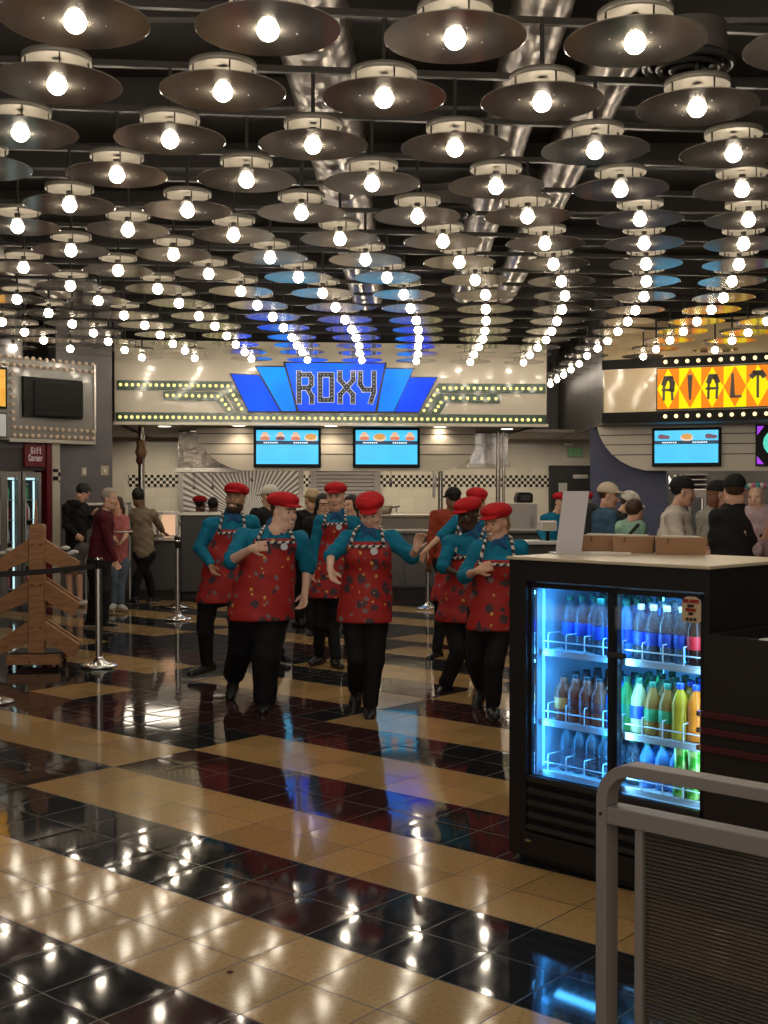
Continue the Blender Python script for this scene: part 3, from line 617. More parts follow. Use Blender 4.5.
# hoods
hF = Frame((0, 21.2), BETA)
for i, (x0, x1, y0, y1, lab) in enumerate(((178.5, 236, 437, 472, 'quilted steel extractor hood left of the menu fascia'), (470, 508, 432.5, 467.5, 'steel extractor hood right of the menu fascia'))):
    ua_, z1 = hF.hit(x0, y0); ub_, z0 = hF.hit(x1, y1)
    t = thing('extractor_hood', lab, 'hood', tuple(hF.p(ua_, 0, z0)))
    m = MB(); m.fbox(hF, ua_, ub_, -1.2, 0, z0+.06, SZ-.005); m.build('hood_body', mat('rippled_steel', (.24, .21, .175), .25, 1) if i == 0 else mat('rippled_steel_b', (.62, .60, .58), .2, 1), t, bevel=.01)
    MB().fbox(hF, ua_-.06, ub_+.04, -1.2, .03, z0, z0+.07).build('hood_rim', ss, t)
bump(_M['rippled_steel'], 3.5, .5, .05); bump(_M['rippled_steel_b'], 3.5, .35, .04)
# kitchen posts and pipes
def post(px, Y, r, lab, z0=0.0, name='kitchen_post', m_=None, cat='post'):
    p = at(px, 480, Y); o = MB().cyl((p.x, p.y, z0), (p.x, p.y, SZ-.003), r, n=12).build(name, m_ or ss, loc=(p.x, p.y, z0)); return tag(o, lab, cat, 'steel posts over the counters')
post(141.5, 19.6, .055, 'steel post left of the khaki-shirted customer, above the serving counter')
post(440.5, 20.8, .045, 'steel post behind the black-capped worker under the right hood')
post(498, 20.8, .04, 'steel post under right edge of the right hood, left of the pair')
post(503.5, 20.8, .025, 'thin steel post under right edge of the right hood')
post(434, 23.5, .03, 'thin conduit pipe down the tiled back wall', 1.5, 'conduit_pipe', M_steel, 'pipe')
# utensils hanging under the hoods
for i, (px, y0, y1) in enumerate(((194, 471, 486), (212.5, 471, 486), (391, 471, 481), (252, 471, 478))):
    p = at(px, y0, 21.8); q = at(px, y1, 21.8)
    t = thing('hanging_utensil', ['long utensil hanging left over the sunburst splashback', 'second utensil hanging over the sunburst splashback', 'short utensil hanging right of the shutter', 'utensil hanging over the middle of the sunburst'][i], 'utensil', tuple(q), 'hanging utensils')
    MB().cyl(p, q, .007, n=6).build('handle', ss, t); MB().ball((q.x, q.y, q.z-.03), .035, 10, 6, ry=.012).build('scoop', ss, t)
# back counter with warm steel front
cF = Frame((0, 22.4), BETA)
def counter(fr, xa, xb, ytop, ybot, dep, lab, mats, off=0, kick=.14, name='serving_counter'):
    ua_, z1 = fr.hit(xa, ytop); ub_ = fr.hit(xb, ytop)[0]
    t = thing(name, lab, 'counter', tuple(fr.p(ua_, 0, 0)))
    MB().fbox(fr, ua_+.02, ub_-.02, -dep+.02, -.03, kick, z1-.05).build('counter_body', mats[0], t)
    MB().fbox(fr, ua_, ub_, -dep, .03, z1-.05, z1).build('worktop', mats[1], t, bevel=.008)
    MB().fbox(fr, ua_+.02, ub_-.02, -dep+.04, -.05, 0, kick).build('kick_plate', M_blackmatte, t)
    n = max(1, int((ub_-ua_)/1.1))
    for k in range(n):
        w_ = (ub_-ua_-.08)/n; MB().fbox(fr, ua_+.04+k*w_+.01, ua_+.04+(k+1)*w_-.01, -.03, -.012, kick+.03, z1-.09).build('front_panel', mats[0], t)
    return t, z1, ua_, ub_
gp = noise_col(mat('grey_counter_panel', (.10, .095, .095), .4), (.085, .08, .08), (.12, .112, .11), 2)
beige = mat('beige_worktop', (.48, .42, .34), .3)
counter(cF, 290, 498, 515, 580, .8, 'beige back counter under the tiled kitchen wall', (beige, beige), name='back_counter')
fcF = Frame(gnd(330, 597)[:2], BETA); fcF = Frame((0, gnd(400, 597).y-gnd(400, 597).x*math.tan(math.radians(BETA))), BETA)
ct, cz1, _, _ = counter(fcF, 245, 560, 531, 597, .75, 'long grey front counter below the ROXY menus', (gp, mat('dark_worktop', (.16, .14, .12), .25)))
# warmer tray shelf left: counter with heat-lit glass shelf
sF = Frame(gnd(150, 600)[:2], BETA)
t, z1, ua_, ub_ = counter(sF, 113, 180, 538, 600, .8, 'dark food counter with heat-lit glass shelf at left of ROXY', (M_dark, ss))
za = sF.hit(180, 512)[1]
MB().fbox(sF, ua_+.6, ub_, -.7, .02, za-.04, za).build('overshelf', ss, t)
for u in (ua_+.65, ub_-.05): MB().fbox(sF, u-.02, u+.02, -.1, -.02, z1, za).build('shelf_post', ss, t)
MB().fbox(sF, ua_+.66, ub_-.08, -.62, -.6, z1+.02, za-.05).build('lit_back_glass', mat('heat_lit_glass', (.8, .55, .4), .3, emit=(1, .58, .34), es=.75), t)
MB().fbox(sF, ua_+.7, ub_-.5, -.5, -.2, z1, z1+.05).build('food_tray', ssd, t)
# tall dark cabinet right of it
sF2 = Frame(gnd(200, 598)[:2], BETA)
a = sF2.hit(181, 515); b_ = sF2.hit(232, 515)
t = thing('till_cabinet', 'tall dark till cabinet beside the heat-lit shelf', 'cabinet', tuple(sF2.p(a[0], 0, 0)))
MB().fbox(sF2, a[0], b_[0], -.7, .1, .1, a[1]).build('cabinet_body', M_dark, t, bevel=.01)
MB().fbox(sF2, a[0]+.02, b_[0]-.02, -.66, .06, 0, .1).build('kick_plate', M_blackmatte, t)
MB().fbox(sF2, a[0]-.03, b_[0]+.03, -.74, .14, a[1], a[1]+.04).build('cabinet_top', ss, t)
# beige wall unit: shelf of pans on back counter
def block(fr, x0, x1, y0, y1, d0, d1, name, m_, lab, cat, extra=None):
    a = fr.hit(x0, y0, d1); b_ = fr.hit(x1, y1, d1)
    t = thing(name, lab, cat, tuple(fr.p(a[0], 0, b_[1])))
    MB().fbox(fr, a[0], b_[0], d0, d1, b_[1], a[1]).build('body', m_, t, bevel=.012)
    if extra: extra(t, fr, a, b_)
    return t
cT = cF.hit(400, 515)[1]
p = cF.p(cF.hit(383, 515)[0], -.4, cT)
t = thing('cooking_pot', 'dark metal pot on the beige back counter', 'pot', tuple(p))
MB().lathe([(.001, .0), (.20, .0), (.23, .16), (.24, .17), (.22, .165), (.19, .02), (.001, .02)], p, 24).build('pot_body', ssd, t); MB().tube([(p.x+.2, p.y, p.z+.14), (p.x+.32, p.y, p.z+.15), (p.x+.36, p.y, p.z+.16)], .014).build('handle', M_black, t)
p = cF.p(cF.hit(400, 515)[0], -.4, cT)
t = thing('condiment_tray', 'small steel tray beside the pot on the back counter', 'tray', tuple(p)); MB().box((p.x-.14, p.y-.1, p.z), (p.x+.14, p.y+.1, p.z+.05)).build('tray_body', ss, t); MB().cyl((p.x, p.y, p.z+.05), (p.x, p.y, p.z+.14), .04, n=12).build('jar', M_white, t)
# fridge-like beige cabinet with black till on top right of kitchen
def ex(t, fr, a, b_):
    w_ = b_[0]-a[0]; MB().fbox(fr, a[0]+.03, b_[0]-.03, .3, .315, b_[1]+.06, a[1]-.05).build('door', mat('pale_steel', (.46, .42, .37), .3, .5), t); MB().fbox(fr, b_[0]-.11, b_[0]-.08, .315, .34, b_[1]+.3, a[1]-.25).build('handle', ss, t)
kc = Frame((0, 22.2), BETA)
zb = kc.hit(520, 503, .3)[1]
t = block(kc, 506, 537, 503, 600, -.3, .3, 'upright_cabinet', mat('pale_steel', (.46, .42, .37), .3, .5), 'pale upright cabinet with black machine on top', 'cabinet', ex)
p = kc.p(kc.hit(524, 503)[0], 0, kc.hit(524, 503, .3)[1])
t = thing('blender_machine', 'black countertop machine on the pale cabinet', 'machine', tuple(p))
fr_ = Frame(p[:2], BETA); MB().fprism(fr_, [(-.16, p.z), (.14, p.z), (.14, p.z+.16), (.08, p.z+.2), (-.12, p.z+.2), (-.17, p.z+.08)], -.15, .15).build('machine_body', M_black, t, bevel=.01); MB().fbox(fr_, -.1, .08, .15, .16, p.z+.05, p.z+.15).build('machine_window', mat('dull_glass', (.06, .06, .06), .1), t)
# door and exit sign at the back
a = K(550.5, 467.5); b_ = K(590, 560)
dm = mat('black_door', (.010, .009, .009), .3)
d = MB().fbox(kb, a[0], b_[0]+.3, 0, .05, 0, a[1]).build('door_1', dm); struct(d); d['_w'] = (0, 0, 0)
m = MB().fbox(kb, K(558, 483)[0], K(566.5, 483)[0], .05, .055, K(562, 494)[1], K(562, 483)[1]); m.build('door_window', mat('frosted_glass', (.35, .33, .30), .4), d)
MB().fbox(kb, K(572, 477)[0], K(587, 477)[0], .05, .09, K(580, 478.5)[1], K(580, 474.8)[1]).build('door_closer', ss, d)
for u in (a[0]-.04, b_[0]+.3): MB().fbox(kb, u, u+.05, .0, .07, 0, a[1]+.04).build('door_jamb', M_blackmatte, d)
MB().fbox(kb, a[0]-.04, b_[0]+.35, .0, .07, a[1], a[1]+.04).build('door_head', M_blackmatte, d)
ua_, z1 = K(567, 447); ub_, z0 = K(582, 457)
t = thing('exit_sign', 'small green lettered EXIT sign above the black door', 'sign', tuple(kb.p(ua_, 0, z0)))
MB().fbox(kb, ua_, ub_, 0, .07, z0, z1).build('sign_box', mat('exit_sign_face', (.30, .33, .24), .4), t, bevel=.006)
m = MB(); w_ = (ub_-ua_)/5.2; text(m, kb, 'EXIT', ua_+w_*.4, z0+.04, (z1-z0)-.08, w_*.72, w_*.46, .071, .018); m.build('sign_letters', mat('exit_green', (.02, .3, .05), .4, emit=(.03, .3, .06), es=.2), t)
MB().fbox(kb, ua_-.06, ua_+.1, .0, .1, z1+.03, z1+.07).build('mounting_bracket', M_white, t)
# card reader / small white box by the till
pk = Frame((0, 15.2), BETA)
a = pk.hit(541, 521); b_ = pk.hit(557, 531)
t = thing('till_display', 'small white till display box facing the right-hand worker', 'till', tuple(pk.p(a[0], 0, b_[1])))
MB().fbox(pk, a[0], b_[0], -.15, 0, b_[1], a[1]).build('display_box', M_white, t, bevel=.008); MB().fbox(pk, a[0]+.02, b_[0]-.02, 0, .004, b_[1]+.02, a[1]-.02).build('label_face', mat('pale_label', (.6, .56, .48), .4), t)
MB().fbox(pk, (a[0]+b_[0])/2-.02, (a[0]+b_[0])/2+.02, -.1, -.06, pk.hit(545, 541)[1], b_[1]).build('stand', M_black, t)
a2 = pk.hit(508, 541); b2 = pk.hit(575, 541)
t, *_ = counter(pk, 508, 600, 541, 590, .42, 'dark till counter in front of the black door', (M_dark, M_steel))
# right kitchen: steel back and units
rk = Frame((5.2, 21.5), -12)
a = rk.hit(668, 471); b_ = rk.hit(790, 471)
struct(MB().fbox(rk, a[0], b_[0]+2, -.1, 0, 0, SZ).build('wall_kitchen_right', noise_col(mat('dark_kitchen_wall', (.06, .055, .052), .45), (.045, .042, .04), (.075, .068, .063), 2)))
struct(MB().fbox(rk, a[0]+.1, rk.hit(681, 480)[0], 0, .01, rk.hit(681, 484)[1], rk.hit(681, 475)[1]).build('trim_2', ck))
t = thing('rack_oven', 'dark steel rack oven behind the big man in pale shirt', 'oven', tuple(rk.p(rk.hit(690, 500)[0], .3, 0)))
a = rk.hit(688, 489, .4); b_ = rk.hit(707, 489, .4)
MB().fbox(rk, a[0], b_[0], 0, .4, 0, a[1]).build('oven_body', ssd, t, bevel=.01); MB().fbox(rk, a[0]+.05, b_[0]-.05, .4, .42, .3, a[1]-.15).build('door', M_dark, t); MB().fbox(rk, b_[0]-.1, b_[0]-.07, .42, .46, .6, 1.5).build('handle', ss, t)
t = thing('wall_shelf', 'steel wall shelf stacked with trays above the right kitchen', 'shelf', tuple(rk.p(rk.hit(690, 478)[0], .1, 2)))
for i, yy in enumerate((474, 479, 484)):
    a = rk.hit(684, yy, .3); b_ = rk.hit(707, yy, .3); MB().fbox(rk, a[0], b_[0], 0, .3, a[1]-.02, a[1]).build('shelf_board', ss, t)
# pendant heat lamp
p = at(667, 487, 20.4)
t = thing('heat_lamp', 'metal cone pendant lamp beside the blue wall', 'lamp', tuple(p))
MB().lathe([(.04, .2), (.06, .16), (.2, -.03), (.205, -.04), (.19, -.03), (.05, .15)], p, 20).build('lamp_shade', M_steel, t); MB().cyl((p.x, p.y, p.z+.15), (p.x, p.y, SZ), .008, n=6).build('cord', M_black, t); MB().ball((p.x, p.y, p.z), .04).build('bulb', mat('warm_bulb', (1, .8, .5), .4, emit=(1, .75, .4), es=6), t)
# ---------------------------------------------------------------- left diagonal TV board
a = lF.hit(-20, 440); tl = lF.hit(8.5, 442); tr = lF.hit(95, 443.5)
zb = tr[1]; ztp = lF.hit(95, 365)[1]
tb = thing('marquee_board', 'grey marquee board with rows of bulbs around a television', 'board', tuple(lF.p(tl[0], 0, zb)))
sil = mat('satin_grey_board', (.24, .23, .21), .25, coat=.4); bump(sil, 2.2, .12, .03)
MB().fbox(lF, -3.6, 0, -.12, 0, zb, ztp).build('board_panel', sil, tb, bevel=.01)
MB().fbox(lF, tl[0], 0, 0, .03, zb-.02, zb+.03).build('board_trim', M_steel, tb); MB().fbox(lF, -.03, 0, 0, .03, zb, ztp).build('board_trim', M_steel, tb)
bb = mat('unlit_bulb_with_glow', (.55, .42, .30), .3, emit=(.9, .6, .4), es=.12)  # faint glow put into the colour of these unlit bulbs
b0 = None
def mb_row(x0, y0, x1, y1, n):
    global b0, c0
    for k in range(n):
        t_ = k/(n-1); u, z = lF.hit(x0+(x1-x0)*t_, y0+(y1-y0)*t_, .02); c = lF.p(u, .035, z)
        if b0 is None: b0 = MB().ball(c, .027, 8, 6).build('marquee_bulb', bb, tb); c0 = c
        else: o = b0.copy(); COL.objects.link(o); o.parent = tb; o.location = c-c0
mb_row(0, 355.5, 92, 364.5, 15); mb_row(0, 363.5, 92, 372, 15); mb_row(14, 427, 92.5, 431.5, 14); mb_row(14, 435, 92.5, 438.5, 14); mb_row(12, 374, 12.5, 419, 7)
# television on a bracket
ua_, z1 = lF.hit(21.5, 375.5); ub_, z0 = lF.hit(80.5, 419)
z1 = (z1+lF.hit(80.5, 382)[1])/2; z0 = lF.hit(50, 418)[1]
t = thing('television', 'black flat television tilted forward on the grey marquee board', 'television', tuple(lF.p((ua_+ub_)/2, .1, z0)))
MB().fbox(lF, ua_, ub_, 0, .05, z0, z1).build('wall_frame', M_black, t)
# screen turned towards the lobby
tvf = Frame(at(34, 416, lF.p(ua_+.35, .3, 0).y)[:2], 28)
ta = tvf.hit(33, 381); tb_ = tvf.hit(83.5, 418)
z0t = tvf.hit(33, 416)[1]; z1t = tvf.hit(33, 380.5)[1]
MB().fbox(tvf, 0, tb_[0], -.07, 0, z0t, z1t).build('casing', M_black, t, bevel=.012); MB().fbox(tvf, .03, tb_[0]-.03, 0, .004, z0t+.05, z1t-.03).build('screen', mat('dark_screen', (.004, .004, .004), .35, spec=.15), t)
MB().cyl(tvf.p(tb_[0]/2, -.05, (z0t+z1t)/2), lF.p((ua_+ub_)/2, .05, (z0+z1)/2), .03, n=8).build('bracket_arm', M_black, t)
# orange backlit poster and white notice at far left
m = lF.hit(5, 368); q = lF.hit(5, 409)
t = thing('lightbox_poster', 'orange patterned lightbox at the far left edge', 'poster', tuple(lF.p(m[0], 0, q[1]))); MB().fbox(lF, m[0]-1.5, m[0], 0, .05, q[1], m[1]).build('poster_frame', M_black, t)
om = mat('amber_poster', (.6, .3, .02), .3, emit=(.85, .42, .03), es=.55); noise_col(om, (.7, .3, .01), (.9, .55, .08), 6); MB().fbox(lF, m[0]-1.46, m[0]-.03, .05, .056, q[1]+.03, m[1]-.03).build('poster_face', om, t)
m = lF.hit(5.5, 413); q = lF.hit(5.5, 438)
t = thing('notice_board', 'white notice under the orange lightbox at far left', 'notice', tuple(lF.p(m[0], 0, q[1]))); MB().fbox(lF, m[0]-1.3, m[0], 0, .04, q[1], m[1]).build('notice_frame', M_dark, t); MB().fbox(lF, m[0]-1.27, m[0]-.02, .04, .045, q[1]+.02, m[1]-.02).build('notice_face', mat('notice_white', (.6, .62, .6), .4, emit=(.6, .62, .6), es=.15), t)
# ---------------------------------------------------------------- gift shop front below the board
g1 = gnd(57, 604); gs = Frame((g1.x, g1.y), 90-39.4)
hd = mat('dark_shop_header', (.05, .046, .05), .5)
Hs = gs.hit
ztop = 2.42
struct(MB().fbox(gs, -8, -.0, -.3, -.05, Hs(20, 470)[1], ztop).build('wall_shop_header', hd))
u0, z1 = Hs(24.5, 443.5); u1, z0 = Hs(45, 467)
t = thing('shop_sign', 'dark red Gift Corner sign over the shop coolers', 'sign', tuple(gs.p(u0, 0, z0)))
MB().fbox(gs, u0, u1, -.05, .01, z0, z1).build('sign_panel', mat('dark_red_panel', (.13, .008, .016), .35), t)
wt_ = mat('sign_lettering_white', (.55, .45, .44), .4, emit=(.6, .5, .48), es=.15); m = MB(); w_ = (u1-u0)
text(m, gs, 'Gift', u0+w_*.30, z0+(z1-z0)*.58, .085, w_*.085, w_*.05, .011, .012); text(m, gs, 'Corner', u0+w_*.19, z0+(z1-z0)*.26, .085, w_*.072, w_*.045, .011, .012); m.build('sign_letters', wt_, t)
# red and cream pilaster with checker
xs = [(46.5, 51, mat('dark_red_panel', ()), 'trim_3'), (51, 58.5, mat('cream_wall_tile', ()), 'trim_4')]
for x0, x1, m_, nm in xs: struct(MB().fbox(gs, Hs(x0, 500)[0], Hs(x1, 500)[0], -.3, .02 if nm == 'trim_3' else .04, 0, ztop).build(nm, m_))
struct(MB().fbox(gs, Hs(51.2, 480)[0], Hs(58.3, 480)[0], .04, .05, Hs(55, 482)[1], Hs(55, 469)[1]).build('trim_5', ck))
# coolers
cb_ = mat('cooler_grey_frame', (.17, .165, .17), .35, .3); cl = mat('cooler_inner', (.10, .12, .13), .5); gl_led = mat('cooler_led', (.6, .9, .9), .4, emit=(.62, .95, 1.0), es=.9)
bcol = [mat('bottle_dark_cola', (.05, .02, .015), .15, coat=.5), mat('bottle_clear_water', (.35, .42, .45), .1, coat=.5), mat('bottle_blue_label', (.08, .18, .4), .2, coat=.5), mat('bottle_red_label', (.4, .03, .03), .2, coat=.5), mat('bottle_white_milk', (.6, .62, .6), .3), mat('bottle_green_label', (.05, .3, .12), .2, coat=.5)]
cps = [mat('cap_white', (.6, .6, .58), .4), mat('cap_red', (.45, .02, .02), .4)]
protob = {}
def small_bottle(ci, cj, loc, lab, grp):
    k = (ci, cj)
    if k not in protob:
        t = thing('drink_bottle', lab, 'bottle', loc, grp)
        MB().lathe([(.001, 0), (.036, 0), (.038, .02), (.038, .13), (.034, .15), (.014, .19), (.013, .21), (.001, .21)], loc, 10).build('bottle_body', bcol[ci], t)
        MB().lathe([(.016, .205), (.016, .225), (.001, .226)], loc, 8).build('cap', cps[cj], t); protob[k] = t; return t
    o = copy_tree(protob[k], loc=loc); o['label'] = lab; return o
ccol = ['dark cola', 'clear water', 'blue-label', 'red-label', 'white', 'green-label']
doors = [(-2, 5.8), (5.8, 22.5), (24, 42.8)]
for di, (x0, x1) in enumerate(doors):
    u0, u1 = Hs(x0, 520)[0], Hs(x1, 520)[0]; zt_ = Hs(30, 472)[1]
    t = thing('display_cooler', ['glass-door drinks cooler at the far left edge of the shop', 'glass-door drinks cooler in the middle of the shop front', 'glass-door drinks cooler beside the red pilaster'][di], 'cooler', tuple(gs.p(u0, 0, 0)), 'drinks coolers in the shop')
    MB().fbox(gs, u0, u1, -.75, -.7, .05, zt_).build('back_panel', cl, t)
    for u in (u0, u1-.03): MB().fbox(gs, u, u+.03, -.7, -.08, .05, zt_).build('side_panel', cb_, t)
    MB().fbox(gs, u0, u1, -.7, -.08, zt_-.05, zt_).build('top_panel', cb_, t); MB().fbox(gs, u0, u1, -.7, -.08, 0, .12).build('base', cb_, t)
    dr = MB(); fw = .05
    for q in ((u0, u0+fw, .12, zt_), (u1-fw, u1, .12, zt_), (u0+fw, u1-fw, zt_-.08, zt_), (u0+fw, u1-fw, .12, .2)): dr.fbox(gs, q[0], q[1], -.08, -.03, q[2], q[3])
    do = dr.build('door', mat('door_frame_steel', (.35, .34, .33), .3, .7), t); do['_w'] = t['_w']; MB().cyl(gs.p(u0+.03, .0, .9), gs.p(u0+.03, .0, 1.5), .012, n=8).build('handle', M_steel, do)
    MB().fbox(gs, u0+.06, u1-.06, -.12, -.10, zt_-.11, zt_-.08).build('led_strip', gl_led, t)
    MB().fbox(gs, u1-.07, u1-.05, -.14, -.12, .25, zt_-.12).build('led_strip', gl_led, t)
    if di == 0: continue
    MB().fbox(gs, u0+.05, u1-.05, -.69, -.6, zt_-.42, zt_-.12).build('header_picture', mat('cooler_header_lit', (.1, .3, .4), .4, emit=(.15, .5, .55), es=.5), t)
    levels = [.25, .58, .91, 1.22, 1.5]
    for li, z in enumerate(levels):
        MB().fbox(gs, u0+.03, u1-.03, -.68, -.12, z-.015, z).build('shelf', mat('cooler_shelf', (.4, .42, .42), .4, .5), t)
        n = 5
        for k in range(n):
            u = u0+.12+(u1-u0-.24)*k/(n-1); ci = (li*2+k//2+di) % 6
            small_bottle(ci, (li+k) % 2, tuple(gs.p(u, -.2, z)), '%s drink bottle, %s from left, %s shelf up, %s cooler' % (ccol[ci], ORD[k+1], ORD[li+1], ['', 'middle', 'right'][di]), 'drink bottles in the shop coolers')
# switch plates on the grey wall
for i, (px, py, w_, h_) in enumerate(((84, 471.5, .075, .12), (104.5, 470.5, .12, .14))):
    u, z = gF.hit(px, py); t = thing('wall_switch', ['small beige switch plate on grey wall above the hooded teenager', 'larger beige switch plate on the grey wall near its corner'][i], 'switch', tuple(gF.p(u, 0, z)), 'switch plates on the grey wall')
    MB().fbox(gF, u-w_/2, u+w_/2, 0, .01, z-h_/2, z+h_/2).build('plate', mat('beige_plate', (.48, .40, .28), .4), t, bevel=.003); MB().fbox(gF, u-.015, u+.015, .01, .022, z-.03, z+.03).build('toggle', M_white, t)
# rail counter in front of the grey wall
p0, p1 = at(86, 504.0, 17.3), at(130, 503.5, 17.5)
t = thing('queue_counter', 'narrow steel-edged standing ledge between the teenager and older man', 'ledge', (p0.x, p0.y, 0))
MB().bar(p0, p1, .3, .035).build('ledge_top', ss, t)
for q in (p0, p1): MB().cyl((q.x, q.y, 0), (q.x, q.y, q.z-.01), .025, n=10).build('leg', M_steel, t)
# hanging brown props above the left counter
for i, (px, py, r, c, lab) in enumerate(((141, 450, .16, (.22, .12, .05), 'brown wooden ornament hanging above the left counter'), (139.5, 459, .1, (.12, .02, .015), 'dark red ornament hanging below the brown one'))):
    p = at(px, py, 19.0+i*.05); t = thing('hanging_ornament', lab, 'ornament', tuple(p), 'hanging ornaments')
    m = MB(); m.lathe([(.001, -r*.9), (r*.5, -r*.8), (r*.75, -r*.2), (r*.55, r*.3), (r*.62, r*.8), (.001, r*1.1)], p, 18, sx=.8); m.build('ornament_body', mat('ornament_%d' % i, c, .5), t); MB().cyl((p.x, p.y, p.z+r), (p.x, p.y, SZ), .006, n=6).build('cord', M_black, t)

# unseen fill lights added under the soffit to brighten the kitchens
for (px, Y, sx, e) in ((170, 22.3, 2, 45), (330, 22.6, 3, 75), (500, 22.6, 3, 75), (640, 21, 2, 30), (760, 20.2, 3, 55)):
    p = at(px, 440, Y); ld = bpy.data.lights.new('kitchen_fill_light', 'AREA'); ld.shape = 'RECTANGLE'; ld.size = sx; ld.size_y = .5; ld.energy = e*.5; ld.color = (1, .88, .70)
    lo = bpy.data.objects.new('kitchen_fill_light', ld); COL.objects.link(lo); lo.location = (p.x, p.y, SZ-.06)
# ---------------------------------------------------------------- drinks fridge (front runs at 45 degrees)
A0 = gnd(509, 858); eF = Frame((A0.x, A0.y), -45.5)   # u to the right and nearer, d towards viewer-left
def E_(x, y, off=0): return eF.hit(x, y, off)
FW = E_(709, 700)[0]; FH = E_(509, 556)[1]; FD = .72
fr = thing('drinks_fridge', 'black two-door drinks fridge glowing blue with shelves of bottles', 'fridge', tuple(eF.p(0, 0, 0)))
fb = mat('fridge_black', (.014, .012, .012), .45, spec=.3)
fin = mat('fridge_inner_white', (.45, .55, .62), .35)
g0 = E_(528, 583)[0]; g1 = E_(702, 590)[0]; gz1 = E_(600, 588)[1]; gz0 = (E_(528, 780, -.03)[1]+E_(700, 815)[1])/2; gm_ = E_(609.5, 690)[0]
def fpart(nm, args, m_, par=None, bevel=0, label=None):
    m = MB()
    for q in args: m.fbox(eF, *q)
    o = m.build(nm, m_, par or fr, bevel=bevel, label=label); o['_w'] = fr['_w']; return o
fpart('side_wall', [(0, g0-.01, -FD, 0, .03, FH-.014)], fb); fpart('side_wall', [(g1+.01, FW, -FD, 0, .03, FH-.014)], fb)
fpart('back_wall', [(g0-.01, g1+.01, -FD, -FD+.05, .2, FH-.03)], fin)
fpart('top_panel', [(g0-.01, g1+.01, -FD, 0, gz1+.01, FH-.014)], fb)
fpart('inner_ceiling', [(g0-.01, g1+.01, -FD+.05, -.06, gz1-.005, gz1+.01)], fin)
fpart('inner_side', [(g0-.01, g0+.002, -FD+.05, -.06, gz0, gz1)], fin); fpart('inner_side', [(g1-.002, g1+.01, -FD+.05, -.06, gz0, gz1)], fin)
fpart('base_cabinet', [(g0-.01, g1+.01, -FD, -.02, .03, gz0)], fb)
fpart('inner_floor', [(g0-.01, g1+.01, -FD+.05, -.06, gz0, gz0+.012)], fin)
fpart('plinth', [(.03, FW-.03, -FD+.05, -.05, 0, .03)], M_blackmatte)
o = fpart('worktop', [(-.01, FW+.01, -FD-.01, .012, FH-.014, FH)], mat('tan_worktop', (.52, .44, .32), .3), bevel=.004)
for i in range(5):
    z = .15+i*.052; fpart('grille_slat', [(g0+.0, g1-.0, -.02, .012, z, z+.026)], mat('grille_black', (.022, .020, .020), .4), bevel=.008)
fpart('grille_panel', [(g0-.03, g1, -.02, .012, .035, .14)], fb, bevel=.01)
fpart('badge', [(g0+.0, g0+.03, .012, .016, .1, .11)], M_steel)
gl = bpy.data.materials.new('fridge_glass'); gl.use_nodes = True; nt = gl.node_tree; N, L = nt.nodes, nt.links
for n in list(N): N.remove(n)
out = N.new('ShaderNodeOutputMaterial'); mx = N.new('ShaderNodeMixShader'); tr = N.new('ShaderNodeBsdfTransparent'); gs_ = N.new('ShaderNodeBsdfGlossy'); fz = N.new('ShaderNodeFresnel'); fz.inputs[0].default_value = 1.35; gs_.inputs['Roughness'].default_value = .02; tr.inputs[0].default_value = (.93, .97, 1, 1)
L.new(fz.outputs[0], mx.inputs[0]); L.new(tr.outputs[0], mx.inputs[1]); L.new(gs_.outputs[0], mx.inputs[2]); L.new(mx.outputs[0], out.inputs[0])
# sliding doors: left one behind, right one in front
def door(ua, ub, d, nm):
    fw = .022; dd = fpart('door', [(ua, ua+(.012 if nm == 'left' else fw), d-.02, d, gz0, gz1), (ub-fw*1.1, ub, d-.02, d, gz0, gz1), (ua, ub, d-.02, d, gz1-.02, gz1), (ua, ub, d-.02, d, gz0, gz0+.02)], fb)
    fpart('door_glass', [(ua+fw, ub-fw, d-.012, d-.006, gz0+.02, gz1-.02)], gl, dd); return dd
d1 = door(g0-.011, gm_+.02, -.025, 'left'); d2 = door(gm_-.015, g1+.014, -.008, 'right')
hz = E_(612, 655)[1]; fpart('door_handle', [(gm_-.008, gm_+.075, -.008, .012, hz-.012, hz+.012)], M_blackmatte, d2, bevel=.005)
fpart('middle_post', [(gm_-.02, gm_+.01, -.07, -.058, gz0, gz1)], fb)
led = mat('fridge_led_blue', (.5, .8, 1), .4, emit=(.06, .45, 1.0), es=14)
fpart('led_tube', [(gm_-.075, gm_-.063, -.5, -.49, gz0+.25, gz1-.03)], led); fpart('led_tube', [(g0+.03, g1-.03, -.085, -.075, gz1-.02, gz1-.008)], mat('fridge_led_top', (.5, .8, 1), .4, emit=(.10, .5, 1.0), es=4))
fpart('led_tube', [(g0+.008, g0+.016, -.1, -.09, gz0+.05, gz1-.03)], mat('fridge_led_side', (.5, .8, 1), .4, emit=(.06, .45, 1.0), es=1.2))
for (u, e_) in ((g0+(gm_-g0)*.5, 2.6), (gm_+(g1-gm_)*.5, 1.9)):
    for z in (gz1-.05, gz0+.62*(gz1-gz0)-.03, gz0+.30*(gz1-gz0)-.03):
        ld = bpy.data.lights.new('fridge_light', 'AREA'); ld.shape = 'RECTANGLE'; ld.size = .3; ld.size_y = .05; ld.energy = e_*XG*.35; ld.color = (.08, .45, 1.0) if u < gm_ else (.28, .66, 1)
        lo = bpy.data.objects.new('fridge_light', ld); COL.objects.link(lo); lo.location = eF.p(u, -.12, z); lo.rotation_euler = (math.radians(-25), 0, math.radians(-45.5))
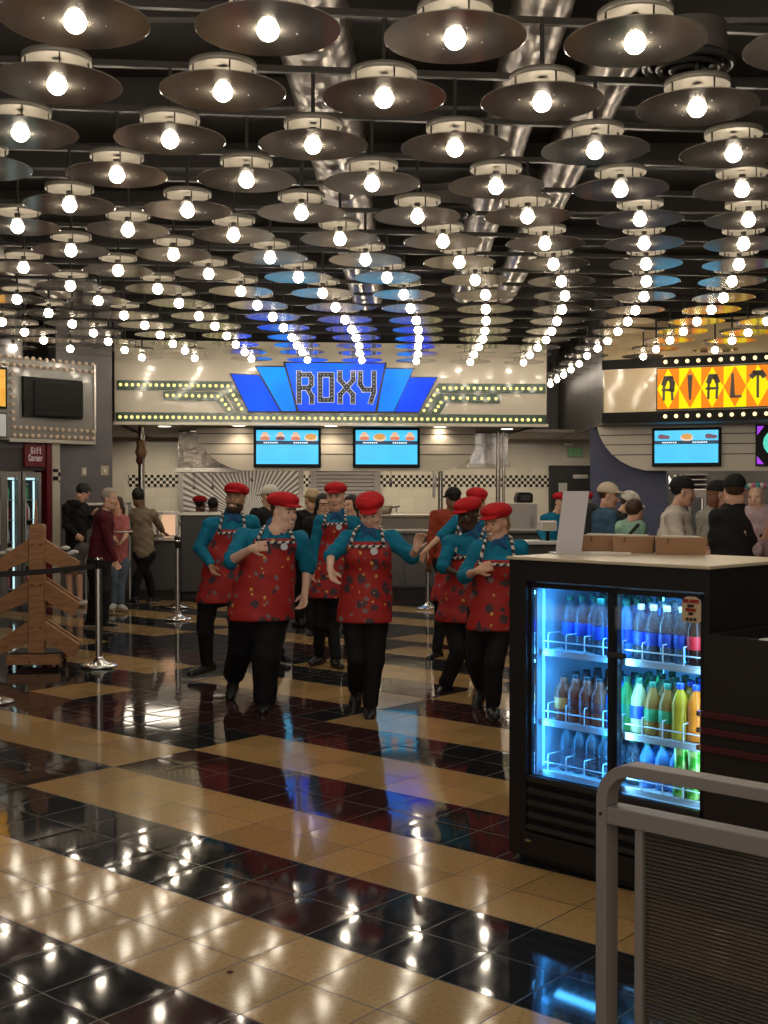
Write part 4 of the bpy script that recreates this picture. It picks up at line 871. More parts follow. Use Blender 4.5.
for (u, ang, e_, c_) in ((g0+.035, -75, 2.8, (.05, .38, 1.0)), (gm_-.03, 75, 2.6, (.05, .40, 1.0)), (gm_+.04, -75, 1.9, (.22, .60, 1)), (g1-.02, 75, 1.6, (.38, .70, 1))):
    ld = bpy.data.lights.new('fridge_strip_light', 'AREA'); ld.shape = 'RECTANGLE'; ld.size = .03; ld.size_y = (gz1-gz0)*.92; ld.energy = e_*XG; ld.color = c_
    lo = bpy.data.objects.new('fridge_strip_light', ld); COL.objects.link(lo); lo.location = eF.p(u, -.058, (gz0+gz1)/2); lo.rotation_euler = (math.pi/2, 0, math.radians(-45.5+ang*.55))
# shelves with wire fronts
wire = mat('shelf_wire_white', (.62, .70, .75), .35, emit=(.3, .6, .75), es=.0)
sz = []
for li, (yl, yr) in enumerate(((654, 668), (707, 744), (782, 812))):
    z = [E_(652, 662, -.1)[1], E_(652, 737, -.1)[1], gz0+.03][li]
    sz.append(z)
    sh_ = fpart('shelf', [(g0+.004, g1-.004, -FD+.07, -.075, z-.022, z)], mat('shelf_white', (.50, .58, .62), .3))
    hw = .075
    m = MB(); P = eF.p
    for h_ in (.004, hw*.55): m.tube([P(g0+.01, -.078, z+h_), P(g1-.01, -.078, z+h_)], .0028, 6)
    fpart_w = m.build('front_wire', wire, sh_); fpart_w['_w'] = fr['_w']
    for k in range(9):
        u = g0+.05+(g1-g0-.08)*k/8.0
        m = MB(); m.tube([P(u, -.078, z-.01), P(u, -.078, z+hw*.85), P(u-.004, -.086, z+hw), P(u-.012, -.40, z+hw*.95)], .0028, 6)
        m.build('divider_wire', wire, sh_)
# fan box at the back
fpart('fan_box', [(g0+.12, g0+.2, -FD+.05, -FD+.11, sz[1]+.38, sz[1]+.48)], fb)
# paper collar label on the glass
u0, z1 = E_(681.5, 596); u1, z0 = E_(700.5, 623.5)
t = fpart('promo_sticker', [], None) if False else None
m = MB(); cu, cz = (u0+u1)/2, (z0+z1)/2; w_, h_ = (u1-u0)/2, (z1-z0)/2
pts = [(cu+w_*x, cz+h_*y) for x, y in ((-1, -.8), (-.8, -1), (.8, -1), (1, -.8), (1, .6), (.75, .85), (.4, 1), (-.4, 1), (-.75, .85), (-1, .6))]
m.fprism(eF, pts, -.005, -.002); st = m.build('promo_sticker', mat('tan_card', (.50, .38, .24), .5), fr); st['_w'] = fr['_w']
rd = mat('red_print', (.35, .03, .02), .5); dk = mat('dark_print', (.05, .03, .02), .5)
m = MB(); text(m, eF, 'BALANCE', cu-w_*.78, cz+h_*.55, h_*.20, w_*.16, w_*.075, -.002, .004)
text(m, eF, 'EAT', cu-w_*.3, cz+h_*.2, h_*.16, w_*.14, w_*.08, -.002, .004, 1); text(m, eF, 'DRINK', cu-w_*.5, cz-h_*.1, h_*.16, w_*.14, w_*.07, -.002, .004, 0); text(m, eF, 'DO', cu-w_*.2, cz-h_*.4, h_*.16, w_*.14, w_*.08, -.002, .004, 1)
for k in (-1, 0, 1): m.fprism(eF, [(cu+k*w_*.4+w_*.17*math.cos(q*.785), cz-h_*.75+w_*.17*math.sin(q*.785)) for q in range(8)], -.002, .001, 1)
o = m.build('sticker_print', [rd, dk], st)
# ---------------------------------------------------------------- bottles in the fridge
def liquid(name, c, tr_=.55, em=0):
    m = mat(name, c, .08, spec=.6, trans=tr_, ior=1.12, coat=.4)
    if em: pass
    return m
LQ = {'clear': liquid('clear_bottle_plastic', (.70, .86, .97), .93), 'blue': liquid('blue_drink', (.10, .36, .85), .45), 'tea': liquid('red_tea_drink', (.42, .10, .05), .35), 'cola': liquid('cola_drink', (.035, .010, .008), .1), 'yellow': liquid('yellow_drink', (.75, .50, .03), .35),
      'orange': liquid('orange_drink', (.95, .25, .02), .25), 'pale': liquid('pale_lemon_drink', (.70, .82, .45), .45), 'green': liquid('green_drink', (.12, .50, .12), .4), 'amber': liquid('amber_drink', (.42, .22, .05), .35)}
LB = {'blue': mat('label_blue', (.02, .07, .45), .4), 'red': mat('label_red', (.60, .02, .03), .4), 'green': mat('label_green', (.03, .28, .10), .4), 'white': mat('label_white', (.65, .68, .70), .4), 'orange': mat('label_orange', (.8, .25, .05), .4), 'brown': mat('label_brown', (.16, .04, .03), .4), 'teal': mat('label_teal', (.02, .22, .35), .4)}
CP = {'green': mat('cap_green', (.01, .14, .08), .4), 'blue': mat('cap_blue', (.01, .06, .60), .35), 'white': mat('cap_pale', (.65, .72, .75), .4), 'black': mat('cap_black', (.02, .02, .02), .4), 'red': mat('cap_red', (.45, .02, .02), .4)}
PB = {}
def bottle(kind, liq, lab, cap, r, h, loc, label, grp):
    k = (kind, liq, lab, cap, round(r, 4), round(h, 3))
    if k in PB: o = copy_tree(PB[k], loc=loc); o['label'] = label; return o
    t = thing('drink_bottle', label, 'bottle', loc, grp); x, y, z = loc
    if kind == 'swirl': prof = [(.001, .004), (.8, 0), (1, .04), (.95, .14), (1, .2), (.93, .36), (1.0, .5), (.95, .62), (.62, .78), (.40, .86), (.36, .93), (.001, .93)]
    elif kind == 'square': prof = [(.001, .004), (.9, 0), (1, .03), (1, .30), (.93, .34), (.93, .40), (1, .44), (1, .64), (.75, .74), (.5, .80), (.46, .93), (.001, .93)]
    else: prof = [(.001, .004), (.8, 0), (1, .03), (1, .22), (.96, .24), (.96, .54), (1, .57), (.97, .66), (.62, .80), (.36, .88), (.34, .93), (.001, .93)]
    MB().lathe([(p*r, q*h) for p, q in prof], loc, 16).build('bottle_body', LQ[liq], t)
    if kind != 'bare': MB().lathe([(r*.985, h*.27), (r*1.02, h*.275), (r*1.02, h*.50), (r*.985, h*.505)], loc, 16).build('bottle_label', LB[lab], t)
    MB().lathe([(r*.42, h*.90), (r*.43, h*.99), (r*.38, h), (.001, h)], loc, 12).build('cap', CP[cap], t)
    PB[k] = t; return t
rows_ = [
 [('straight', 'clear', 'blue', 'green', .036, .235, 'clear water bottle with blue label')]*5+[('straight', 'blue', 'blue', 'green', .036, .235, 'blue-tinted water bottle with green cap')]*1+[('straight', 'clear', 'blue', 'white', .035, .225, 'clear water bottle with white cap')]*4+[('swirl', 'cola', 'red', 'red', .036, .23, 'dark cola bottle with red label')]*2,
 [('square', 'tea', 'orange', 'black', .038, .20, 'orange-labelled red tea bottle')]+[('square', 'tea', 'brown', 'black', .038, .20, 'brown-labelled red tea bottle')]*3+[('square', 'blue', 'teal', 'black', .036, .20, 'blue sports drink bottle')]+[('swirl', 'green', 'green', 'green', .036, .225, 'green soda bottle with green cap')]+[('swirl', 'pale', 'blue', 'green', .037, .225, 'pale lemon bottle with blue label')]+[('swirl', 'amber', 'green', 'green', .037, .215, 'amber ginger bottle with green label')]*2+[('bare', 'yellow', 'blue', 'blue', .036, .225, 'yellow drink bottle with blue cap')]+[('bare', 'orange', 'orange', 'blue', .037, .225, 'orange drink bottle with blue cap')]*2,
 [('bare', 'clear', 'blue', 'green', .034, .20, 'small clear water bottle with green cap')]*3+[('bare', 'clear', 'teal', 'green', .034, .19, 'small clear water bottle standing low with green cap')]*3+[('bare', 'blue', 'blue', 'green', .034, .19, 'small blue water bottle with green cap')]*3]
sname = ['top', 'middle', 'bottom']; rname = ['front', 'second', 'third', 'back']
for li, row in enumerate(rows_):
    n = len(row); u_a, u_b = g0+.085, g1-.045
    if li == 2: u_b = g1-.20
    for dep in range(4 if li != 2 else 4):
        for k, (kd, lq, lb, cp, r_, h_, nm) in enumerate(row):
            u = u_a+(u_b-u_a)*k/(n-1)+R.uniform(-.003, .003); d = -.135-dep*.082-R.uniform(0, .012)
            if li == 0 and k < 3: d -= .05
            if li == 2: d -= .02
            p = tuple(eF.p(u, d, sz[li]+.001))
            bottle(kd, lq, lb, cp, r_, h_, p, '%s, %s shelf, %s row, %s from left' % (nm.replace('small ', '').replace(' standing low', '').replace(' bottle', ''), sname[li], rname[dep], ORD[k+1]), 'bottles in the blue fridge')
# green cans stacked at the right of the bottom shelf
cg = mat('lime_can', (.20, .62, .06), .25, .3); ca = mat('can_aluminium', (.6, .62, .6), .25, .9); pcan = None
noise_col(cg, (.06, .40, .03), (.65, .80, .25), 28, lo=.42, hi=.58)
for lv in range(2):
    for dep in range(3):
        for k in range(3):
            u = g1-.165+k*.062; d = -.12-dep*.066-(.01 if lv else 0); loc = tuple(eF.p(u, d, sz[2]+.001+lv*.108))
            lab = 'lime green can, %s of three across, %s row, %s layer' % (('left', 'middle', 'right')[k], rname[dep], ('lower', 'upper')[lv])
            if pcan is None:
                pcan = thing('drink_can', lab, 'can', loc, 'green cans in the fridge'); MB().lathe([(.001, 0), (.026, .0), (.029, .006), (.029, .094), (.026, .10)], loc, 16).build('can_body', cg, pcan)
                MB().lathe([(.026, .10), (.0265, .103), (.024, .1), (.001, .1)], loc, 16).build('can_lid', ca, pcan)
            else: o = copy_tree(pcan, loc=loc); o['label'] = lab
# ---------------------------------------------------------------- on top of the fridge
kraft = mat('kraft_cardboard', (.30, .165, .085), .7); kraft2 = mat('kraft_cardboard_inner', (.55, .42, .28), .7)
bx = [(579, 627, 553.5, 537), (612, 656, 555, 538.5), (655, 716, 556.5, 541)]
for i, (xa, xb, yb0, yt) in enumerate(bx):
    off = -.50+.10*i
    off = [-.52, -.44, -.30][i]
    ff = Frame(eF.p(0, off, 0)[:2], -45.5+[6, 4, 12][i]); ua, _ = ff.hit(xa, yb0); ub, _ = ff.hit(xb, yb0); h_ = .076; u2 = min(ub, ua+.27)
    ff = Frame(eF.p(0, off, 0)[:2], -45.5+[30, 30, 34][i]); ua = ff.hit(xa, yb0)[0]; ub = ff.hit(xb-[0, 2, 9][i], yb0)[0]
    t = thing('cardboard_tray', ['brown cardboard food tray on fridge, leftmost and half hidden', 'brown cardboard food tray in the middle on the fridge', 'brown cardboard food tray on fridge, rightmost and nearest'][i], 'tray', tuple(ff.p(ua, 0, FH)), 'cardboard trays on the fridge')
    w_ = ub-ua; dp = .17; s_ = .007
    def wall(a, b_, c, d_): 
        # a,b bottom points ; c,d top points (u,dd,z)
        pass
    B = [(ua+s_, -s_), (ub-s_, -s_), (ub-s_, -dp+s_), (ua+s_, -dp+s_)]; T = [(ua, 0), (ub, 0), (ub, -dp), (ua, -dp)]
    vs = [ff.p(u, d, FH+.001) for u, d in B]+[ff.p(u, d, FH+h_) for u, d in T]
    ti = .006; cu = (ua+ub)/2
    vi = [ff.p(cu+(u-cu)*(1-ti*4), -dp/2+(d+dp/2)*.93, FH+.006) for u, d in B]+[ff.p(cu+(u-cu)*(1-ti*4), -dp/2+(d+dp/2)*.93, FH+h_) for u, d in T]
    m = MB(); m._add(vs+vi, [(3, 2, 1, 0)]+[(j, (j+1) % 4, (j+1) % 4+4, j+4) for j in range(4)]+[(j+4, (j+1) % 4+4, (j+1) % 4+12, j+12) for j in range(4)], 0); m._add(vs+vi, [(8, 9, 10, 11)]+[((j+1) % 4+8, j+8, j+12, (j+1) % 4+12) for j in range(4)], 1)
    m.build('tray_body', [kraft, kraft2], t)
    MB().fprism(ff, [(ua+.05, FH+.05), (ua+.058, FH+.05), (ua+.064, FH+h_-.004), (ua+.055, FH+h_-.004)], -.012, .0015).build('fold_shadow', mat('kraft_shadow_fold', (.16, .08, .04), .7), t)  # dark sliver paints the shadow of the tray's corner fold
    m = MB(); m.fprism(ff, [(ua+.02, FH+h_-.02), (ub-.02, FH+h_-.02), (ub-.03, FH+h_+.004), (ua+.03, FH+h_+.006)], -dp+.02, -.02); m.build('paper_liner', mat('liner_paper', (.55, .48, .38), .6), t)
# pale upright board
pa = E_(556, 553, -.3); bd = Frame(eF.p(0, -.30, 0)[:2], -45.5+50)
q = [bd.hit(555.5, 553.5), bd.hit(581, 553.5), bd.hit(589, 492), bd.hit(563.5, 492)]
zoff = FH-q[0][1]
t = thing('sign_holder', 'blank pale upright sign holder on the fridge top', 'sign holder', tuple(bd.p(q[0][0], 0, FH)))
MB().fprism(bd, [(a_, z_+zoff+.004) for a_, z_ in q], -.004, .004).build('sign_panel', mat('pale_lilac_plastic', (.50, .47, .49), .35), t)
MB().fbox(bd, q[0][0]-.02, q[1][0]+.03, -.06, .07, FH, FH+.006).build('sign_foot', mat('pale_lilac_plastic', ()), t)
MB().fbox(bd, q[1][0]+.03, q[1][0]+.22, -.08, .04, FH, FH+.005).build('loose_sheet', M_white, t)
# ---------------------------------------------------------------- dark waste cabinet beside the fridge
wF = Frame(eF.p(FW-.02, .05, 0)[:2], -45.5)
Wz = wF.hit(706, 635)[1]; W0 = wF.hit(704, 700)[0]; WW = .85; WD = .62
wc = thing('condiment_cabinet', 'black waste cabinet with three dark red bumper rails beside the fridge', 'cabinet', tuple(wF.p(W0, 0, 0)))
wb = mat('cabinet_brown_black', (.020, .016, .014), .5, spec=.3)
m = MB(); m.fbox(wF, W0, W0+WW, -.04, 0, .08, Wz); m.fbox(wF, W0, W0+.04, -WD, -.04, .08, Wz); m.fbox(wF, W0+WW-.04, W0+WW, -WD, -.04, .08, Wz); m.fbox(wF, W0, W0+WW, -WD, -WD+.04, .08, Wz+.0); o = m.build('cabinet_body', wb, wc); o['_w'] = wc['_w']
MB().fbox(wF, W0+.04, W0+WW-.04, -WD+.04, -.04, Wz-.14, Wz-.12).build('recessed_top', M_blackmatte, wc)
m = MB(); rim = .012
for q_ in ((W0-.004, W0+WW, -WD, -WD+.03), (W0+WW-.03, W0+WW, -WD, 0)): m.fbox(wF, *q_, Wz, Wz+rim)
m.build('rim_edge', mat('pale_edge', (.20, .18, .16), .35, .4), wc)  # rim in a paler grey than the cabinet body
MB().fbox(wF, W0+.03, W0+WW-.03, -WD+.03, -.03, 0, .08).build('plinth', M_blackmatte, wc)
mr_ = mat('dark_red_bumper', (.055, .008, .010), .35)
for yy in (714, 730.5, 748):
    z = wF.hit(707, yy, .0)[1]
    rl = MB().fbox(wF, W0-.005, W0+WW, 0, .018, z-.013, z+.013).build('bumper_rail', mr_, wc, bevel=.004); rl['_w'] = wc['_w']
    MB().fbox(wF, W0-.022, W0-.003, -.01, .02, z-.010, z+.010).build('end_cap', M_chrome, rl, bevel=.003)
z = wF.hit(763, 640)[1]; MB().fbox(wF, wF.hit(759, 640)[0], wF.hit(769, 640)[0], -.05, .0, Wz, Wz+.004).build('napkin_edge', M_white, wc)
# ---------------------------------------------------------------- foreground railing with reeded panel
r0 = at(602, 790, 2.62); rl_ = Frame((r0.x, r0.y), -42.0)
RZ = rl_.hit(640, 764.5)[1]
rail = thing('queue_barrier', 'taupe metal barrier with rounded corner and ribbed glass panel, lower right', 'barrier', tuple(rl_.p(0, 0, 0)))
rm = mat('taupe_powder_coat', (.20, .175, .165), .45, spec=.4)
pw = .052; pt = .026
P = rl_.p
def flatbar(pts, w_, t_):
    """flat bar swept in the frame's plane: pts in (u,z), w depth, t in-plane thickness"""
    vs = []; n = len(pts)
    for i in range(n):
        a_ = pts[max(i-1, 0)]; b_ = pts[min(i+1, n-1)]; du, dz = b_[0]-a_[0], b_[1]-a_[1]; l = math.hypot(du, dz); nu, nz = -dz/l*t_/2, du/l*t_/2
        u, z = pts[i]; vs += [P(u+nu, w_/2, z+nz), P(u+nu, -w_/2, z+nz), P(u-nu, -w_/2, z-nz), P(u-nu, w_/2, z-nz)]
    fs = [(i*4+j, (i+1)*4+j, (i+1)*4+(j+1) % 4, i*4+(j+1) % 4) for i in range(n-1) for j in range(4)]+[(3, 2, 1, 0), (n*4-4, n*4-3, n*4-2, n*4-1)]
    m = MB(); m._add([tuple(v) for v in vs], [tuple(reversed(f)) for f in fs]); return m
rr = .075; arc = [(rr-rr*math.cos(a)+pt/2, RZ-pt/2-rr+rr*math.sin(a)) for a in [k*math.pi/2/10 for k in range(11)]]
LE = 1.5
flatbar([(pt/2, 0), (pt/2, .5)]+arc+[(LE-rr-pt/2, RZ-pt/2)]+[(LE-pt/2-rr+rr*math.sin(a), RZ-pt/2-rr+rr*math.cos(a)) for a in [k*math.pi/2/10 for k in range(1, 11)]]+[(LE-pt/2, 0)], pw, pt).build('outer_frame', rm, rail, bevel=.0025)
z2 = rl_.hit(616, 803, .0)[1]
MB().fbox(rl_, pt, LE-pt, -pw/2, pw/2, z2-.042, z2-.004).build('cross_rail', rm, rail, bevel=.003)
uS = rl_.hit(641, 900)[0]
for u in (uS, LE-uS-.03): MB().fbox(rl_, u-.006, u+.012, -.018, .018, .08, z2-.04).build('panel_stile', rm, rail, bevel=.002)
MB().fbox(rl_, uS, LE-uS, -.018, .018, .06, .085).build('bottom_rail', rm, rail, bevel=.002)
rg = bpy.data.materials.new('reeded_glass'); rg.use_nodes = True; nt = rg.node_tree; N, L = nt.nodes, nt.links; b = N['Principled BSDF']
b.inputs['Base Color'].default_value = (.13, .11, .092, 1); b.inputs['Roughness'].default_value = .22; b.inputs['Specular IOR Level'].default_value = 1; b.inputs['Coat Weight'].default_value = 1; b.inputs['Metallic'].default_value = .15
tr = N.new('ShaderNodeBsdfTransparent'); tr.inputs[0].default_value = (.75, .72, .68, 1); mx = N.new('ShaderNodeMixShader'); mx.inputs[0].default_value = .62; L.new(tr.outputs[0], mx.inputs[1]); L.new(b.outputs[0], mx.inputs[2]); L.new(mx.outputs[0], N['Material Output'].inputs[0])
m = MB(); z = .09; stp = .0088; a_, b_ = uS+.012, LE-uS-.018; vs = []; k = 0; prof = []
while z < z2-.045:
    for q in range(6):
        an = math.pi*q/6; prof.append((.003+.0052*math.sin(an), z+stp*q/6))
    z += stp
vs = []
for d, z in prof: vs += [tuple(P(a_, d, z)), tuple(P(b_, d, z))]
m._add(vs, [(2*i, 2*i+1, 2*i+3, 2*i+2) for i in range(len(prof)-1) if i % 6 > 1], 0, False); m._add(vs, [(2*i, 2*i+1, 2*i+3, 2*i+2) for i in range(len(prof)-1) if i % 6 <= 1], 1, False)  # dark lines between ribs painted as shade on each rib's lower faces
m._add([tuple(P(a_, -.003, .09)), tuple(P(b_, -.003, .09)), tuple(P(b_, -.003, z)), tuple(P(a_, -.003, z))], [(3, 2, 1, 0)])
m.build('ribbed_panel', [rg, mat('panel_rib_shade', (.008, .007, .006), .6, spec=.2)], rail)
for z in (z2-.022,): MB().cyl(P(pt*.5, pw/2, z), P(pt*.5, pw/2+.002, z), .004, n=10).build('rivet', M_blackmatte, rail)
# ---------------------------------------------------------------- stanchions
def stanchion(px, py, lab, first=[None]):
    g = gnd(px, py)
    if first[0] is None:
        t = thing('rope_stanchion', lab, 'stanchion', tuple(g), 'chrome queue stanchions'); x, y = g.x, g.y
        MB().lathe([(.001, 0), (.165, 0), (.172, .012), (.165, .024), (.13, .034), (.06, .055), (.035, .085), (.03, .10), (.001, .10)], (x, y, 0), 32).build('weighted_base', M_chrome, t)
        MB().cyl((x, y, .08), (x, y, .90), .031, n=20).build('pole', M_steel, t); MB().cyl((x, y, .90), (x, y, .985), .036, n=20).build('belt_cassette', M_black, t)
        MB().lathe([(.036, .985), (.036, .995), (.02, 1.003), (.001, 1.004)], (x, y, 0), 20).build('top_cap', M_chrome, t)
        first[0] = t; return t
    o = copy_tree(first[0], loc=tuple(g)); o['label'] = lab; return o
stanchion(99, 667, 'chrome belt stanchion beside the wooden tree stand')
stanchion(178, 620, 'chrome belt stanchion left of the bearded dancer')
stanchion(177, 608, 'chrome belt stanchion behind the one left of the bearded dancer')
stanchion(428, 609, 'chrome belt stanchion behind the dancers, right of the centre woman')
stanchion(-9, 703, 'chrome belt stanchion cut off at the left edge')
a_ = gnd(99, 667); b_ = gnd(-40, 690); belt = MB(); pts = [(Vector((a_.x, a_.y, .93))*(1-k/12)+Vector((b_.x, b_.y, .93))*(k/12))-Vector((0, 0, .02*math.sin(math.pi*k/12))) for k in range(13)]
for p_, q_ in zip(pts, pts[1:]): belt.bar(p_, q_, .006, .048)
tag(belt.build('retractable_belt', mat('black_webbing', (.012, .011, .012), .7), loc=pts[0]), 'black retractable belt running left across the wooden tree stand', 'belt')
# ---------------------------------------------------------------- wooden tree stand on casters
wd_ = noise_col(mat('oiled_timber', (.36, .17, .07), .5), (.40, .19, .075), (.26, .115, .045), 6, 5, (1, 1, 8)); wd2 = noise_col(mat('oiled_timber_board', (.36, .17, .07), .5), (.38, .18, .07), (.25, .11, .042), 5, 5, (1.5, 1.5, 5))
g = gnd(35, 668); tF = Frame(at(35, 600, g.y)[:2], 4)
wt2 = thing('wooden_tree_stand', 'wooden tree-shaped stand of angled boards on a caster base', 'stand', tuple(tF.p(0, 0, 0)))
T = tF.hit
def poly(nm, pts, d0, d1, m_=wd_, bevel=.004):
    o = MB().fprism(tF, [T(x, y, d1) for x, y in pts], d0, d1).build(nm, m_, wt2, bevel=bevel); return o
poly('upright_post', [(28.3, 657), (43.8, 657), (44, 525.5), (41, 524), (31.5, 524), (28.6, 526)], -.05, .05)
poly('peak_rod', [(33.8, 524), (37.2, 524), (36.3, 500), (34.8, 500)], -.012, .012)
for i, (yi, yo, yh) in enumerate(((539, 571, 24), (580, 604, 22), (621, 650, 22))):
    poly('right_arm_board', [(44, yi), (79.5, yi+ (yo-yi)*.72), (76, yi+(yo-yi)*.72+13.5), (71, yi+(yo-yi)*.72+13.5-3), (44, yi+20+3)] if i == 0 else [(44, yi), (79.7, yi+24), (73, yi+37), (44, yi+20)], -.03, .03, wd2)
    poly('left_arm_board', [(28.3, yi), (-8, yi+24), (-16, yi+40), (28.3, yi+22)], -.03, .03, wd2)
    if i: poly('rear_arm_board', [(46, yi-3), (79, yi+19), (79, yi+24), (46, yi+4)], -.09, -.05, wd2)
MB().fbox(tF, T(9, 660)[0], T(61, 660)[0], .0, .10, T(35, 665, .1)[1], T(35, 655, .1)[1]).build('base_board', wd_, wt2, bevel=.004)
MB().fbox(tF, T(9, 660)[0], T(61, 660)[0], -.34, -.26, T(35, 665, .1)[1], T(35, 655, .1)[1]).build('base_board', wd_, wt2, bevel=.004)
MB().fbox(tF, T(12, 660)[0], T(60, 660)[0], -.30, .06, T(35, 657, 0)[1], T(35, 652, 0)[1]).build('base_deck', M_blackmatte, wt2)
for x in (11.5, 58.5):
    for d in (.05, -.29):
        u = T(x, 660)[0]; c = tF.p(u, d, .033); q = tF.e*.012
        cs = MB().cyl(c-q, c+q, .032, n=16).build('caster_wheel', M_black, wt2); cs['_w'] = wt2['_w']; MB().fbox(tF, u-.018, u+.018, d-.012, d+.012, .05, .085).build('caster_fork', M_steel, cs)
for x, y in ((32, 544.5), (40.5, 544.5), (32, 585), (40.5, 585), (31, 662), (39.5, 662), (32, 628), (40.5, 628)):
    u, z = T(x, y, .05); d_ = .1 if y > 650 else .05; MB().cyl(tF.p(u, d_, z), tF.p(u, d_+.005, z), .008, n=8).build('bolt', M_blackmatte, wt2)
for i, (x, y) in enumerate(((65.5, 547), (71, 552.5), (74, 551), (10, 549), (3, 552))):
    p = Vector(tF.p(*[T(x, y+2, 0)[0]], 0, T(x, y+2, 0)[1]))
    m = MB(); pts_ = [(R.uniform(-.05, .05), R.uniform(-.04, .04), R.uniform(0, .04)) for _ in range(9)]
    m.ball((p.x, p.y, p.z+.01), .045, 7, 5, rz=.02)
    tag(m.build('crumpled_paper', mat('crumpled_paper_white', (.6, .58, .54), .8), loc=p, smooth=False), 'crumpled white paper on the upper board, %s' % ['inner one at right', 'middle one at right', 'outer one at right', 'inner one at left', 'outer one at left'][i], 'paper', 'crumpled papers on the wooden stand')
# litter
g = gnd(219, 697.5); m = MB(); m.ball((g.x, g.y, .014), .05, 9, 6, rz=.014, ry=.03); tag(m.build('popcorn_wrapper', mat('litter_white', (.8, .78, .75), .6), loc=g), 'small white scrap lying on the dark tiles before the dancers', 'litter')
g = gnd(230, 973); m = MB(); m.ball((g.x, g.y, .004), .012, 8, 5, rz=.004, ry=.007); tag(m.build('brown_crumb', mat('brown_crumb', (.08, .02, .01), .6), loc=g), 'tiny brown crumb on the nearest cream tiles', 'crumb')
